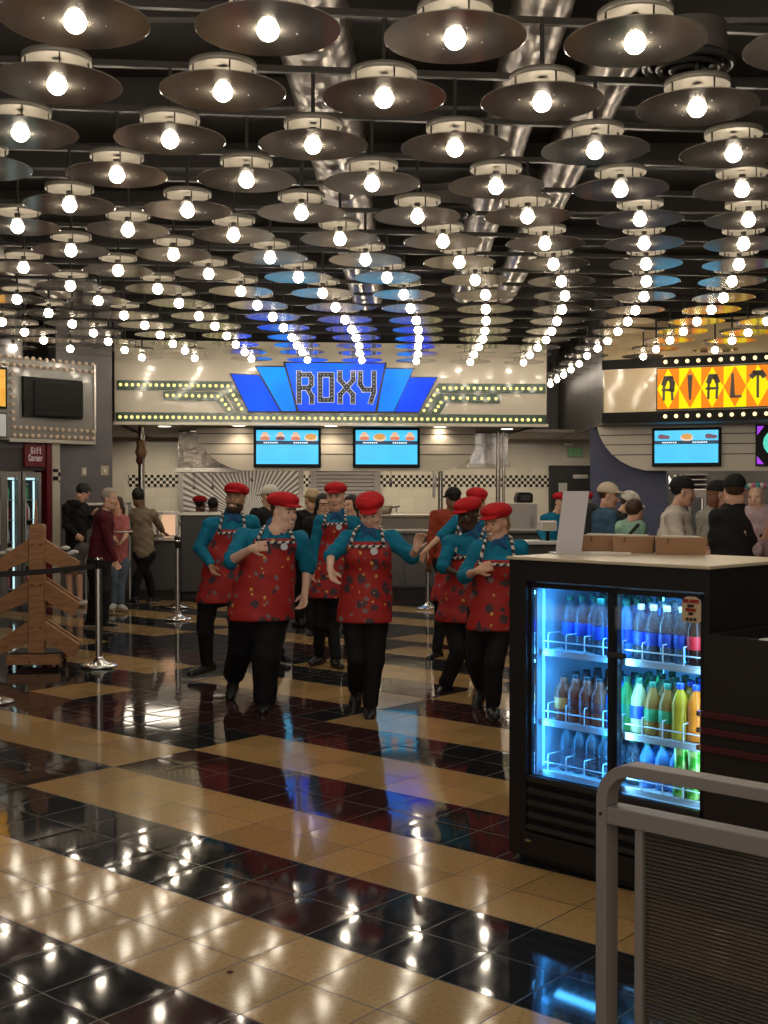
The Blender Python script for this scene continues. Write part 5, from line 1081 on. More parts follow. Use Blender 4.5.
# ---------------------------------------------------------------- smooth implicit bodies, polygonised with surface nets
class Vox:
    def __init__(s, lo, hi, h):
        s.h = h; s.lo = np.array(lo, float)-3*h; n = np.ceil((np.array(hi, float)+3*h-s.lo)/h).astype(int)+1
        s.n = n; s.ax = [(s.lo[i]+h*np.arange(n[i])).astype(np.float32) for i in range(3)]; s.F = np.full(n, .06, np.float32)
    def sl(s, lo, hi):
        a = np.maximum(0, np.floor((np.array(lo)-s.lo)/s.h).astype(int)); b = np.minimum(s.n, np.ceil((np.array(hi)-s.lo)/s.h).astype(int)+1)
        return tuple(slice(a[i], max(a[i], b[i])) for i in range(3))
    def op(s, fn, lo, hi, k=.02, mode='u'):
        q = s.sl(lo, hi)
        if any(t.start >= t.stop for t in q): return
        X, Y, Z = np.meshgrid(s.ax[0][q[0]], s.ax[1][q[1]], s.ax[2][q[2]], indexing='ij', copy=False)
        d = fn(X, Y, Z); f = s.F[q]
        if mode == 'u':
            if k > 0: hh = np.clip(.5+.5*(f-d)/k, 0, 1); s.F[q] = f*(1-hh)+d*hh-k*hh*(1-hh)
            else: s.F[q] = np.minimum(f, d)
        elif mode == 's':
            d = -d
            hh = np.clip(.5-.5*(f-d)/k, 0, 1); s.F[q] = f*(1-hh)+d*hh+k*hh*(1-hh)
        elif mode == 'i': s.F[q] = np.maximum(f, d)
    def cone(s, a, b, ra, rb, k=.02, mode='u', sq=None):
        """tapered capsule; sq=(unit axis, factor): flattened by factor along that axis"""
        a = np.array(a, float); b = np.array(b, float); m = max(ra, rb)+.06
        lo = np.minimum(a, b)-m; hi = np.maximum(a, b)+m; ba = b-a
        if sq is not None: ax = np.array(sq[0], float); c = 1/sq[1]-1; ba2 = ba+ax*ax.dot(ba)*c
        else: ba2 = ba
        L2 = max(1e-9, float(ba2.dot(ba2)))
        def fn(X, Y, Z):
            px, py, pz = X-a[0], Y-a[1], Z-a[2]
            if sq is not None:
                t = (px*ax[0]+py*ax[1]+pz*ax[2])*c; px, py, pz = px+ax[0]*t, py+ax[1]*t, pz+ax[2]*t
            t = np.clip((px*ba2[0]+py*ba2[1]+pz*ba2[2])/L2, 0, 1)
            d = np.sqrt((px-ba2[0]*t)**2+(py-ba2[1]*t)**2+(pz-ba2[2]*t)**2)-(ra+(rb-ra)*t)
            if sq is not None: d = d*(.5+.5*sq[1])
            return d
        s.op(fn, lo, hi, k, mode)
    def ell(s, c, fr, r, k=.01, mode='u'):
        c = np.array(c, float); A = np.array(fr, float); r = np.array(r, float); m = r.max()+.05
        def fn(X, Y, Z):
            px, py, pz = X-c[0], Y-c[1], Z-c[2]
            u = [(px*A[i][0]+py*A[i][1]+pz*A[i][2]) for i in range(3)]
            k0 = np.sqrt(sum((u[i]/r[i])**2 for i in range(3))); k1 = np.sqrt(sum((u[i]/r[i]**2)**2 for i in range(3)))
            return k0*(k0-1)/np.maximum(k1, 1e-6)
        s.op(fn, c-m, c+m, k, mode)
    def cut(s, fn, mode='i'): s.op(fn, s.lo-1, s.lo+s.h*s.n+1, .01, mode)
    def wrinkle(s, amp, f, seed=0):
        X, Y, Z = np.meshgrid(*s.ax, indexing='ij', copy=False)
        s.F += amp*(np.sin(X*f*1.3+seed+2*np.sin(Z*f*.5))*np.sin(Z*f*.9+Y*f*1.1+seed*2)+.5*np.sin(Z*f*2.1+X*f+Y*f*1.7+seed)).astype(np.float32)
    def mesh(s):
        F = s.F; I = F < 0; n = s.n
        cnt = np.zeros(n-1, np.int8)
        for i in (0, 1):
            for j in (0, 1):
                for k in (0, 1): cnt += I[i:n[0]-1+i, j:n[1]-1+j, k:n[2]-1+k]
        act = np.argwhere((cnt > 0) & (cnt < 8)); idx = np.full(n-1, -1, np.int32); idx[act[:, 0], act[:, 1], act[:, 2]] = np.arange(len(act))
        P = np.zeros((len(act), 3)); W = np.zeros(len(act)); co = [(i, j, k) for i in (0, 1) for j in (0, 1) for k in (0, 1)]
        val = {c: F[act[:, 0]+c[0], act[:, 1]+c[1], act[:, 2]+c[2]] for c in co}
        for c in co:
            for ax in range(3):
                if c[ax] == 0:
                    d = list(c); d[ax] = 1; d = tuple(d); a, b = val[c], val[d]; m = (a < 0) != (b < 0)
                    t = np.where(m, a/np.where(m, a-b, 1), 0); q = np.tile(np.array(c, float), (len(act), 1)); q[:, ax] = t; P[m] += q[m]; W[m] += 1
        V = s.lo+s.h*(act+P/np.maximum(W, 1)[:, None]); Q = []
        for ax in range(3):
            o1, o2 = (ax+1) % 3, (ax+2) % 3; sl0 = [slice(None)]*3; sl1 = [slice(None)]*3; sl0[ax] = slice(0, -1); sl1[ax] = slice(1, None)
            A, B = I[tuple(sl0)], I[tuple(sl1)]
            e = np.argwhere(A != B); e = e[(e[:, o1] > 0) & (e[:, o2] > 0) & (e[:, o1] < n[o1]-1) & (e[:, o2] < n[o2]-1)]
            def g(d1, d2):
                c = e.copy(); c[:, o1] -= d1; c[:, o2] -= d2; return idx[c[:, 0], c[:, 1], c[:, 2]]
            q = np.stack([g(1, 1), g(0, 1), g(0, 0), g(1, 0)], 1); fl = ~A[e[:, 0], e[:, 1], e[:, 2]]; q[fl] = q[fl][:, ::-1]; Q.append(q)
        Q = np.concatenate(Q); Q = Q[(Q >= 0).all(1)]
        return V, Q
def np_mesh(name, V, Q, mats, mi=None, parent=None, off=(0, 0, 0), label=None):
    me = bpy.data.meshes.new(name); V = (V-np.array(off)).astype(np.float32)
    me.vertices.add(len(V)); me.vertices.foreach_set('co', V.ravel()); me.loops.add(Q.size); me.loops.foreach_set('vertex_index', Q.ravel().astype(np.int32))
    me.polygons.add(len(Q)); me.polygons.foreach_set('loop_start', np.arange(0, Q.size, 4, dtype=np.int32)); me.polygons.foreach_set('loop_total', np.full(len(Q), 4, np.int32))
    if mi is not None: me.polygons.foreach_set('material_index', mi.astype(np.int32))
    me.polygons.foreach_set('use_smooth', np.ones(len(Q), bool))
    for m in mats: me.materials.append(m)
    me.update(calc_edges=True); me.validate()
    o = bpy.data.objects.new(name, me); COL.objects.link(o)
    if parent is not None: o.parent = parent; o['_w'] = tuple(off)
    if label: o['label'] = label
    return o
V3 = lambda *a: np.array(a, float)
def nrm(v): return v/max(1e-9, np.linalg.norm(v))
def head_frame(yaw, pitch, roll):
    y, p, r = map(math.radians, (yaw, pitch, roll))
    f = V3(math.sin(y)*math.cos(p), -math.cos(y)*math.cos(p), -math.sin(p)); l = V3(math.cos(y), math.sin(y), 0); u = nrm(np.cross(l, -f)); u = u if u[2] > 0 else -u
    l2 = l*math.cos(r)+u*math.sin(r); u2 = u*math.cos(r)-l*math.sin(r)
    return l2, f, u2            # lateral, forward, up
SKIN = {'light': ((.62, .36, .25), (.48, .22, .16)), 'pale': ((.66, .42, .32), (.54, .27, .22)), 'tan': ((.36, .19, .11), (.30, .10, .08)), 'dark': ((.055, .027, .018), (.10, .035, .03)), 'brown': ((.17, .085, .05), (.20, .07, .06))}
SM = {k: (mat('skin_'+k, v[0], .5), mat('lips_'+k, v[1], .45)) for k, v in SKIN.items()}
HAIR = {'black': (.008, .007, .007), 'brown': (.055, .028, .014), 'blonde': (.30, .17, .07), 'grey': (.36, .31, .27), 'ginger': (.16, .06, .025)}
HM = {k: bump(mat('hair_'+k, v, .55), 90, .5, .004, (1, 1, .25)) for k, v in HAIR.items()}
eye_w = mat('eye_white', (.55, .52, .50), .2); eye_d = mat('eye_iris', (.03, .018, .012), .15); teeth = mat('teeth', (.75, .70, .62), .3)
def cloth(name, c, rough=.8, n=.12):
    m = mat(name, c, rough, spec=.25)
    noise_col(m, tuple(x*(1-n) for x in c), tuple(x*(1+n) for x in c), 9); return m
C_teal = cloth('teal_shirt_cotton', (.005, .155, .27)); C_teal2 = cloth('teal_collar_denim', (.018, .085, .20)); C_trs = cloth('black_trouser_twill', (.010, .010, .012)); C_red = cloth('red_cap_wool', (.44, .012, .018), .85)
C_ap = mat('red_print_apron', (.33, .018, .018), .6, spec=.3); bump(C_ap, 9, .25, .012)
nt, N, L, b = nodes(C_ap)
def blobs(scale, thr, cin, c, seed, jit):
    tc = N.new('ShaderNodeTexCoord'); mp = N.new('ShaderNodeMapping'); mp.inputs['Location'].default_value = (seed, seed*.7, seed*1.3)
    ns = N.new('ShaderNodeTexNoise'); ns.inputs['Scale'].default_value = 26; va = N.new('ShaderNodeVectorMath'); va.operation = 'MULTIPLY_ADD'; va.inputs[1].default_value = (jit, jit, jit)
    vo = N.new('ShaderNodeTexVoronoi'); vo.inputs['Scale'].default_value = scale; vo.inputs['Randomness'].default_value = .9
    L.new(tc.outputs['Object'], mp.inputs[0]); L.new(mp.outputs[0], ns.inputs[0]); L.new(ns.outputs['Color'], va.inputs[0]); L.new(mp.outputs[0], va.inputs[2]); L.new(va.outputs[0], vo.inputs[0])
    a = math_node(N, L, 'LESS_THAN', vo.outputs['Distance'], thr)
    # keep a share of the cells only
    sc = N.new('ShaderNodeSeparateColor'); L.new(vo.outputs['Color'], sc.inputs[0]); k = math_node(N, L, 'LESS_THAN', sc.outputs[0], .62); a = math_node(N, L, 'MULTIPLY', a, k)
    mx = N.new('ShaderNodeMix'); mx.data_type = 'RGBA'; mx.inputs[7].default_value = lin(c); L.new(a, mx.inputs[0])
    if cin is None: mx.inputs[6].default_value = lin((.33, .020, .018))
    else: L.new(cin, mx.inputs[6])
    return mx.outputs[2]
o1 = blobs(11, .36, None, (.065, .035, .045), 3.1, .06); o2 = blobs(12, .24, o1, (.19, .13, .14), 9.4, .045); o3 = blobs(13, .17, o2, (.60, .34, .08), 5.7, .03); L.new(o3, b.inputs['Base Color'])
C_sw = mat('strap_white', (.60, .56, .52), .7); C_sb = mat('strap_navy', (.012, .014, .03), .7)
shoe_m = mat('black_shoe_leather', (.010, .009, .009), .35); sole_w = mat('white_sole', (.5, .48, .44), .6)
def hand(vx, w, d, n, curl, sgn, sc=1.0, spread=.12, point=False):
    """palm from w along d, fingers curling towards n; thumb on side s*sgn"""
    d = nrm(d); n = nrm(n-d*d.dot(n)); s = np.cross(d, n)*sgn; k = sc
    vx.cone(w, w+d*.03*k, .024*k, .026*k, .012)
    for j in (-1, -.33, .33, 1): vx.cone(w+d*.02*k+s*j*.012*k, w+d*.085*k+s*j*.029*k, .017*k, .0135*k, .012, sq=(n, .72))
    for j, L_ in zip((1, .35, -.35, -1), (.070, .080, .074, .058)):
        dd = nrm(d+s*j*spread); c1 = curl*(.8+.1*j); c2 = curl*1.9
        if point and j == 1: c1 = c2 = .1
        p0 = w+d*.085*k+s*j*.029*k; p1 = p0+(dd*math.cos(c1)+n*math.sin(c1))*L_*.52*k; p2 = p1+(dd*math.cos(c2)+n*math.sin(c2))*L_*.48*k
        vx.cone(p0, p1, .0105*k, .0095*k, .004); vx.cone(p1, p2, .0095*k, .008*k, .004)
    t0 = w+d*.025*k+s*.022*k; t1 = t0+nrm(d*.6+s*.75+n*.3)*.042*k; t2 = t1+nrm(d*.9+s*.2+n*.5)*.032*k
    vx.cone(t0, t1, .015*k, .0115*k, .008); vx.cone(t1, t2, .0115*k, .009*k, .004)
    return w+d*.12*k
def person(S):
    """S: spec with pixel joints (px,py,dy) resolved at S['Y']; returns root"""
    Y = S['Y']; h = S.get('h', .009); J = {}
    def W(q): p = at(q[0], q[1], Y+(q[2] if len(q) > 2 else 0)); return V3(p.x, p.y, p.z)
    for k_, q in S['j'].items(): J[k_] = W(q)
    l, f, u = head_frame(S.get('yaw', 0), S.get('pitch', 0), S.get('roll', 0)); hs = S.get('hs', 1.0); H = J['head']
    ty = math.radians(S.get('tyaw', 0)); tf = V3(math.sin(ty), -math.cos(ty), 0); tl = V3(math.cos(ty), math.sin(ty), 0)
    wd = S.get('w', .175); fat = S.get('fat', 1.0); N_ = J['neck']
    if 'pel' not in J: J['pel'] = V3(N_[0], N_[1], N_[2]*.62)
    Pv = J['pel']; sp = nrm(N_-Pv)
    for sd, sn in (('L', -1), ('R', 1)):
        if 'sh'+sd not in J: J['sh'+sd] = N_+tl*wd*sn-V3(0, 0, .045)
        if 'el'+sd not in J: J['el'+sd] = J['sh'+sd]+tl*.05*sn-V3(0, 0, .28*hs)
        if 'wr'+sd not in J: J['wr'+sd] = J['el'+sd]+tf*.06-V3(0, 0, .25*hs)
        J['hip'+sd] = Pv+tl*.085*fat*sn-V3(0, 0, .03)
        if 'an'+sd not in J: J['an'+sd] = V3(J['hip'+sd][0], J['hip'+sd][1], .085)
        if 'kn'+sd not in J: J['kn'+sd] = (J['hip'+sd]+J['an'+sd])/2+tf*.03
    an = [J['anL'], J['anR']]; g = V3((an[0][0]+an[1][0])/2, (an[0][1]+an[1][1])/2, 0)
    if S.get('feet', 1) == 0: g = V3(Pv[0], Pv[1], S.get('z0', 0))
    sk, lp = SM[S.get('skin', 'light')]; hm = HM[S.get('hair', 'brown')]
    root = thing('person', S['label'], 'person', tuple(g), S.get('group'))
    allp = np.array([v for v in J.values()]+[H+u*.14, V3(g[0], g[1], S.get('z0', 0))]); pad = .2 if fat < 1.2 else .3
    lo, hi = allp.min(0)-pad, allp.max(0)+pad; lo[2] = S.get('z0', 0)-.01
    off = tuple(g)
    P = lambda a, b, c: H+(l*a+f*b+u*c)*hs
    A = (l, f, u)
    def torso(vx, o, k=.05, arms=True, legs=False, sleeve=1.0):
        C = N_-sp*.14; Wm = N_*.42+Pv*.58
        vx.cone(C, Wm, wd*.80+o, wd*.74*fat+o, k, sq=(tf, .68 if fat < 1.2 else .82)); vx.cone(Wm, Pv, wd*.76*fat+o, wd*.84*fat+o, k, sq=(tf, .70 if fat < 1.2 else .85))
        vx.cone(N_-V3(0, 0, .03), C, .07+o, .11+o, k, sq=(tf, .8))
        for sd in 'LR':
            vx.cone(N_-V3(0, 0, .045)+(J['sh'+sd]-N_)*.4, J['sh'+sd], .062+o, .056+o, .04)
            if S.get('bust') : vx.ell(C-sp*.04+tl*(.07 if sd == 'R' else -.07)*S['bust']+tf*(wd*.42), (tl, tf, sp), (.075+o, .075+o, .08+o), .05)
    def arm(vx, sd, o, t=1.0):
        sh, el, wr = J['sh'+sd], J['el'+sd], J['wr'+sd]; fa = S.get('af', 1.0)
        vx.cone(sh, el, .050*fa+o, .042*fa+o, .025)
        if t > 0: vx.cone(el, el+(wr-el)*t, .042*fa+o, (.042-(.013*t))*fa+o, .02)
    # ---- body
    vx = Vox(lo, hi, h)
    vx.cone(P(0, -.02, -.05), N_, .047*hs, .052*hs, .025); torso(vx, -.012, .04)
    for sd in 'LR':
        arm(vx, sd, -.008 if S.get('sleeve', 1) else -.004); sn = -1 if sd == 'L' else 1
        d = J['wr'+sd]-J['el'+sd]; hd = S.get('hd'+sd)
        if hd is not None: d = V3(*hd)
        nn = V3(*S.get('hn'+sd, tuple(-tl*sn*.6+tf*.5)))
        hand(vx, J['wr'+sd], d, nn, S.get('curl'+sd, .45), S.get('ths'+sd, sn), .92*hs*S.get('hk', 1))
        if S.get('legs', 1):
            lr = S.get('lf', 1.0)
            vx.cone(J['hip'+sd], J['kn'+sd], .075*lr, .052*lr, .03); vx.cone(J['kn'+sd], J['an'+sd], .052*lr, .036*lr, .02)
            fd = V3(*S.get('ft'+sd, tuple(tf))); fd = nrm(fd)
            vx.cone(J['an'+sd]-V3(0, 0, .03), J['an'+sd]+fd*.07-V3(0, 0, .05), .026, .016, .02)
    # head
    vx.ell(P(0, -.012, .045), A, np.array((.074, .092, .086))*hs, .02); vx.ell(P(0, .022, -.015), A, np.array((.062, .066, .088))*hs, .03)
    vx.ell(P(0, .052, -.088), A, np.array((.034, .030, .026))*hs, .03); vx.ell(P(0, .070, .034), A, np.array((.052, .018, .010))*hs, .015)
    for sx in (-1, 1):
        vx.ell(P(sx*.030, .096, .014), A, np.array((.018, .014, .012))*hs, .012, 's'); vx.ell(P(sx*.040, .055, -.022), A, np.array((.024, .024, .022))*hs, .02)
        vx.ell(P(sx*.076, -.008, .002), A, np.array((.010, .018, .030))*hs, .006); vx.cone(P(sx*.045, -.02, -.06), P(sx*.03, .03, -.085), .03*hs, .026*hs, .03)
    vx.cone(P(0, .082, .020), P(0, .104, -.022), .009*hs, .0145*hs, .008); vx.ell(P(0, .083, -.052), A, np.array((.022, .012, .008))*hs, .006); vx.ell(P(0, .080, -.062), A, np.array((.018, .012, .007))*hs, .006)
    if S.get('fatface'): vx.ell(P(0, .0, -.06), A, np.array((.080, .070, .055))*hs, .03); vx.cone(P(0, .02, -.09), N_+tf*.03, .05, .06, .03)
    if 'z0' not in S: vx.cut(lambda X, Y_, Z: (.012-Z))
    V, Q = vx.mesh(); fc = V[Q].mean(1); r = fc-H; a_, b_, c_ = r@l/hs, r@f/hs, r@u/hs
    mi = np.zeros(len(Q), int); mi[(b_ > .068) & (abs(a_) < (.026 if not S.get('smile') else .03)) & (c_ > -.070) & (c_ < -.045)] = 1
    if S.get('smile'): mi[(b_ > .068) & (abs(a_) < .021) & (c_ > -.062) & (c_ < -.050)] = 2
    brow = (b_ > .058) & (abs(a_) > .012) & (abs(a_) < .052) & (c_ > .030) & (c_ < .040); mi[brow & bool(S.get('brow', 1))] = 3
    if S.get('beard'): mi[(c_ < -.035) & (c_ > -.135) & (b_ > -.01) & ~((b_ > .068) & (abs(a_) < .026) & (c_ > -.072) & (c_ < -.044)) & ((c_ < -.07) | (abs(a_) > .040) | (c_ > -.043))] = 4
    np_mesh('body', V, Q, [sk, lp, teeth, hm, mat('dark_beard_stubble', (.035, .017, .011), .7)], mi, root, off)
    for sx in (-1, 1):
        if S.get('eyes', 1):
            c = P(sx*.030, .071, .014); e = MB(); e.ball(c, .0125*hs, 12, 8); vs = np.array(e.v); o = e.build('eye', [eye_w, eye_d], root)
            for p in o.data.polygons:
                cc = np.mean([vs[i] for i in p.vertices], 0)-c
                if cc@f > .0095*hs: p.material_index = 1
    # ---- hair
    st = S.get('style', 'short')
    if st != 'none':
        vx = Vox(H-.3, H+.22, h*.8); t = .012*hs
        t = t if not S.get('cap') and S.get('hair') != 'grey' else .003*hs; vx.ell(P(0, -.016, .050), A, np.array((.078, .095, .088))*hs+t, .01)
        if st in ('long', 'pony', 'bun'): vx.ell(P(0, -.03, -.01), A, np.array((.082, .075, .09))*hs, .03)
        vx.cut(lambda X, Y_, Z: np.minimum((((X-H[0])*f[0]+(Y_-H[1])*f[1]+(Z-H[2])*f[2])/hs-.040), -1*(((X-H[0])*u[0]+(Y_-H[1])*u[1]+(Z-H[2])*u[2])/hs-.085))) 
        vx.cut(lambda X, Y_, Z: -(((X-H[0])*u[0]+(Y_-H[1])*u[1]+(Z-H[2])*u[2])/hs+(.03 if st == 'short' else .07))-.0*X)
        if st == 'short': vx.cut(lambda X, Y_, Z: np.minimum((((X-H[0])*f[0]+(Y_-H[1])*f[1]+(Z-H[2])*f[2])/hs-.0), -1*(((X-H[0])*u[0]+(Y_-H[1])*u[1]+(Z-H[2])*u[2])/hs-.02)))
        if S.get('cap'): vx.cut(lambda X, Y_, Z: np.maximum((((X-H[0])*f[0]+(Y_-H[1])*f[1]+(Z-H[2])*f[2])/hs+.015), (((X-H[0])*u[0]+(Y_-H[1])*u[1]+(Z-H[2])*u[2])/hs-.075)))
        if st == 'pony': vx.cone(P(0, -.10, .02), P(0, -.13, -.06), .03, .035, .02); vx.cone(P(0, -.13, -.06), P(0, -.11, -.19), .035, .015, .02)
        if st == 'bun': vx.cone(P(0, -.10, -.01), P(0, -.12, -.03), .035, .04, .015)
        if st == 'long': vx.cone(P(.05, -.05, -.05), P(.06, -.05, -.20), .05, .03, .02); vx.cone(P(-.05, -.05, -.05), P(-.06, -.05, -.20), .05, .03, .02)
        if st == 'curly': vx.wrinkle(.006, 60)
        V, Q = vx.mesh()
        if len(Q): np_mesh('hair', V, Q, [hm], None, root, off)
    # ---- cap
    if S.get('cap'):
        kind, cm = S['cap']; vx = Vox(H-.2, H+.3, h*.8)
        if kind == 'flat':
            vx.ell(P(0, -.022, .088), A, np.array((.106, .126, .062))*hs, .02); vx.ell(P(0, .020, .100), A, np.array((.086, .090, .040))*hs, .02)
            cz = .052
        else:
            vx.ell(P(0, -.014, .058), A, np.array((.090, .110, .094))*hs, .01); cz = .040
        vx.cut(lambda X, Y_, Z: -((X-H[0])*u[0]+(Y_-H[1])*u[1]+(Z-H[2])*u[2]-cz*hs))
        sg_ = S.get('brimdir', 1)
        vx.ell(P(0, .095*sg_, .060), A, np.array((.066, .058 if kind == 'flat' else .075, .011))*hs, .012)
        if kind == 'flat': vx.wrinkle(.0018, 45, 1)
        V, Q = vx.mesh(); np_mesh('cap', V, Q, [cm], None, root, off)
        if kind == 'flat': c = P(0, -.02, .145); MB().ball(c, .010, 8, 5).build('cap_button', cm, root)
    hg = h*1.15
    # ---- trousers / shorts / skirt
    if S.get('legs', 1):
        tm = S.get('trs', C_trs); vx = Vox(lo, (hi[0], hi[1], N_[2]), hg); lw = S.get('lw', 1.0); te = S.get('tend', 1.0)
        vx.cone(Pv+V3(0, 0, .07), Pv-V3(0, 0, .05), wd*.79*fat, wd*.80*fat, .03, sq=(tf, .72 if fat < 1.2 else .85))
        for sd in 'LR':
            kn, an_ = J['kn'+sd], J['an'+sd]
            vx.cone(J['hip'+sd], kn, .098*lw, .074*lw, .03)
            if te > .5: vx.cone(kn, kn+(an_-kn)*(te*2-1)*.97, .074*lw, .058*lw, .02)
        vx.wrinkle(.0035, 22, S['Y']); vx.cut(lambda X, Y_, Z: (Z-Pv[2]-.10))
        if te <= .5:
            zk = min(J['knL'][2], J['knR'][2])+.02; vx.cut(lambda X, Y_, Z: (zk-Z))
        V, Q = vx.mesh(); np_mesh(S.get('tname', 'trousers'), V, Q, [tm], None, root, off)
        for sd in 'LR':
            an_ = J['an'+sd]; fd = nrm(V3(*S.get('ft'+sd, tuple(tf)))); vx = Vox(an_-.22, an_+.24, h); fs = S.get('fs', 1.0); pz = an_[2]-.062*fs
            b0 = V3(an_[0], an_[1], pz)-fd*.045*fs; up = nrm(np.cross(np.cross(fd, V3(0, 0, 1)), fd))
            vx.cone(b0, b0+fd*.10*fs, .040*fs, .044*fs, .02); vx.cone(b0+fd*.10*fs, b0+fd*.20*fs-up*.008, .044*fs, .036*fs, .02); vx.cone(b0+up*.01, b0+up*.07*fs+fd*.03*fs, .04*fs, .042*fs, .02)
            bz = b0-up*.024*fs; vx.cut(lambda X, Y_, Z: -((X-bz[0])*up[0]+(Y_-bz[1])*up[1]+(Z-bz[2])*up[2]))
            V, Q = vx.mesh(); fz = (V[Q].mean(1)-bz)@up; np_mesh('shoe', V, Q, [S.get('shoe', shoe_m), sole_w if S.get('wsole') else S.get('shoe', shoe_m)], (fz < .018).astype(int), root, off)
    # ---- shirt
    shm = S['shirt']; vx = Vox(lo, (hi[0], hi[1], N_[2]+.1), hg); torso(vx, .006 if S.get('uniform') else .016, .05)
    sl = S.get('sleeve', 1)
    for sd in 'LR': 
        a = S.get('sl'+sd, sl); 
        if a >= .5: arm(vx, sd, .010, (a-.5)*2*.97)
        else: vx.cone(J['sh'+sd], J['sh'+sd]+(J['el'+sd]-J['sh'+sd])*a*2, .060*S.get('af', 1), .058*S.get('af', 1), .025)
    zb_ = Pv[2]-S.get('shem', .05)
    vx.cut(lambda X, Y_, Z: (zb_-Z)); vx.wrinkle(.005, 30, Y*3)
    nk = P(0, 0, -.02); vx.cone(nk, N_+V3(0, 0, .005), .054*hs, .058*hs, .01, 's')
    V, Q = vx.mesh(); np_mesh('shirt' if not S.get('top') else S['top'], V, Q, [shm], None, root, off)
    if S.get('hood'): 
        vx = Vox(N_-.25, N_+.25, hg); vx.cone(N_-tl*.07-tf*.07, N_+tl*.07-tf*.07, .06, .06, .03); vx.cone(N_-tf*.09-V3(0, 0, .02), N_-tf*.10-V3(0, 0, .10), .07, .03, .03); V, Q = vx.mesh(); np_mesh('hood', V, Q, [shm], None, root, off)
    # ---- uniform: collar, apron, straps, badge
    if S.get('uniform'):
        m = MB(); cb = N_+V3(0, 0, .012)+tf*.0
        vx = Vox(N_-.2, N_+.2, h*.8); vx.cone(N_-V3(0, 0, .03), N_+V3(0, 0, .035)-tf*.01, .078*hs, .066*hs, .01, sq=(tf, .92)); vx.cone(N_-V3(0, 0, .02), P(0, -.01, -.05), .060*hs, .05*hs, .01, 's')
        for sn in (-1, 1): vx.cone(N_+tl*.02*sn+tf*.060, N_+tl*.048*sn+tf*.074-V3(0, 0, .040), .018, .014, .02)
        V, Q = vx.mesh(); np_mesh('collar', V, Q, [C_teal2], None, root, off)
        hem = W(S['hem'])[2] if len(S['hem']) > 1 else S['hem'][0]; top = W(S['bib'])[2]
        vx = Vox(lo, (hi[0], hi[1], N_[2]+.05), hg); o = .020
        torso(vx, o, .05)
        lowc = V3(Pv[0], Pv[1], hem)+tf*S.get('aout', .04)+tl*S.get('aside', 0)
        vx.cone(N_*.45+Pv*.55, lowc, wd*.80*fat+o, wd*S.get('flare', 1.08)*fat+o, .04, sq=(tf, .72 if fat < 1.2 else .85)); vx.wrinkle(.004, 20, Y*5)
        G = vx.F.copy(); vx.F = np.maximum(vx.F, -(G+.020))
        wz = (N_*.42+Pv*.58)[2]; bw = S.get('bibw', .135)
        mid0, mid1 = N_, V3(*lowc)
        def bib(X, Y_, Z):
            t = np.clip((N_[2]-Z)/(N_[2]-lowc[2]), 0, 1); cx = N_[0]+(lowc[0]-N_[0])*t; cy = N_[1]+(lowc[1]-N_[1])*t
            a = np.abs((X-cx)*tl[0]+(Y_-cy)*tl[1]); fwd = (X-cx)*tf[0]+(Y_-cy)*tf[1]
            lim = bw+np.clip((top-Z)/(top-wz), 0, 2)**1.3*.10*fat
            return np.maximum(np.maximum(a-lim, np.where(Z > wz-.02, .02-fwd, -.05-fwd)), np.maximum(Z-top, hem-Z))
        vx.cut(bib); V, Q = vx.mesh(); np_mesh('apron', V, Q, [C_ap], None, root, off)
        # find bib front surface points for straps
        fr_ = V[(V[:, 2] > top-.035)]
        if len(fr_):
            rr_ = (fr_-N_)@tl; Lp = fr_[rr_ < np.percentile(rr_, 12)]; Rp = fr_[rr_ > np.percentile(rr_, 88)]
            Lc = Lp[np.argmax(Lp@tf)]; Rc = Rp[np.argmax(Rp@tf)]; Mc = fr_[np.argmax(fr_@tf)]
            for c, sn in ((Lc, -1), (Rc, 1)):
                shp = N_+tl*sn*.085+V3(0, 0, .022)+tf*.01; bk = N_+tl*sn*.05-tf*.085-V3(0, 0, .01)
                pts = []; q0 = c+tf*.008
                for k in range(25):
                    t = k/24; p = q0*(1-t)**2+2*t*(1-t)*(q0*.35+shp*.65+tf*.085+V3(0, 0, .03))+shp*t*t; pts.append(p)
                pts += [shp*.5+bk*.5+V3(0, 0, .028), bk]
                MB().tube(pts, .012, 8, stripe=3).build('apron_strap', [C_sw, C_sb], root)
            pts = [Lc*(1-t)+Rc*t+tf*(.010+max(0, ((Mc-(Lc*(1-t)+Rc*t))@tf))*(1-(2*t-1)**2)**.5 if 0 < t < 1 else .010) for t in [k/20 for k in range(21)]]
            MB().tube(pts, .012, 8, stripe=2).build('bib_trim', [C_sw, C_sb], root)
            bp = Rc*.72+Lc*.28+tf*((Mc-Rc)@tf*.8+.03)-V3(0, 0, .03) if not S.get('badgeup') else Rc+tf*.02+V3(0, 0, .03)
            MB().cyl(tuple(bp), tuple(bp+tf*.006), .026, n=20).build('name_badge', mat('badge_pale', (.55, .60, .66), .4), root)
    return root
U = dict(uniform=1, shirt=C_teal, cap=('flat', C_red))
def mk(**k): return person(k)
G1 = 'uniformed dancers in red caps and aprons'
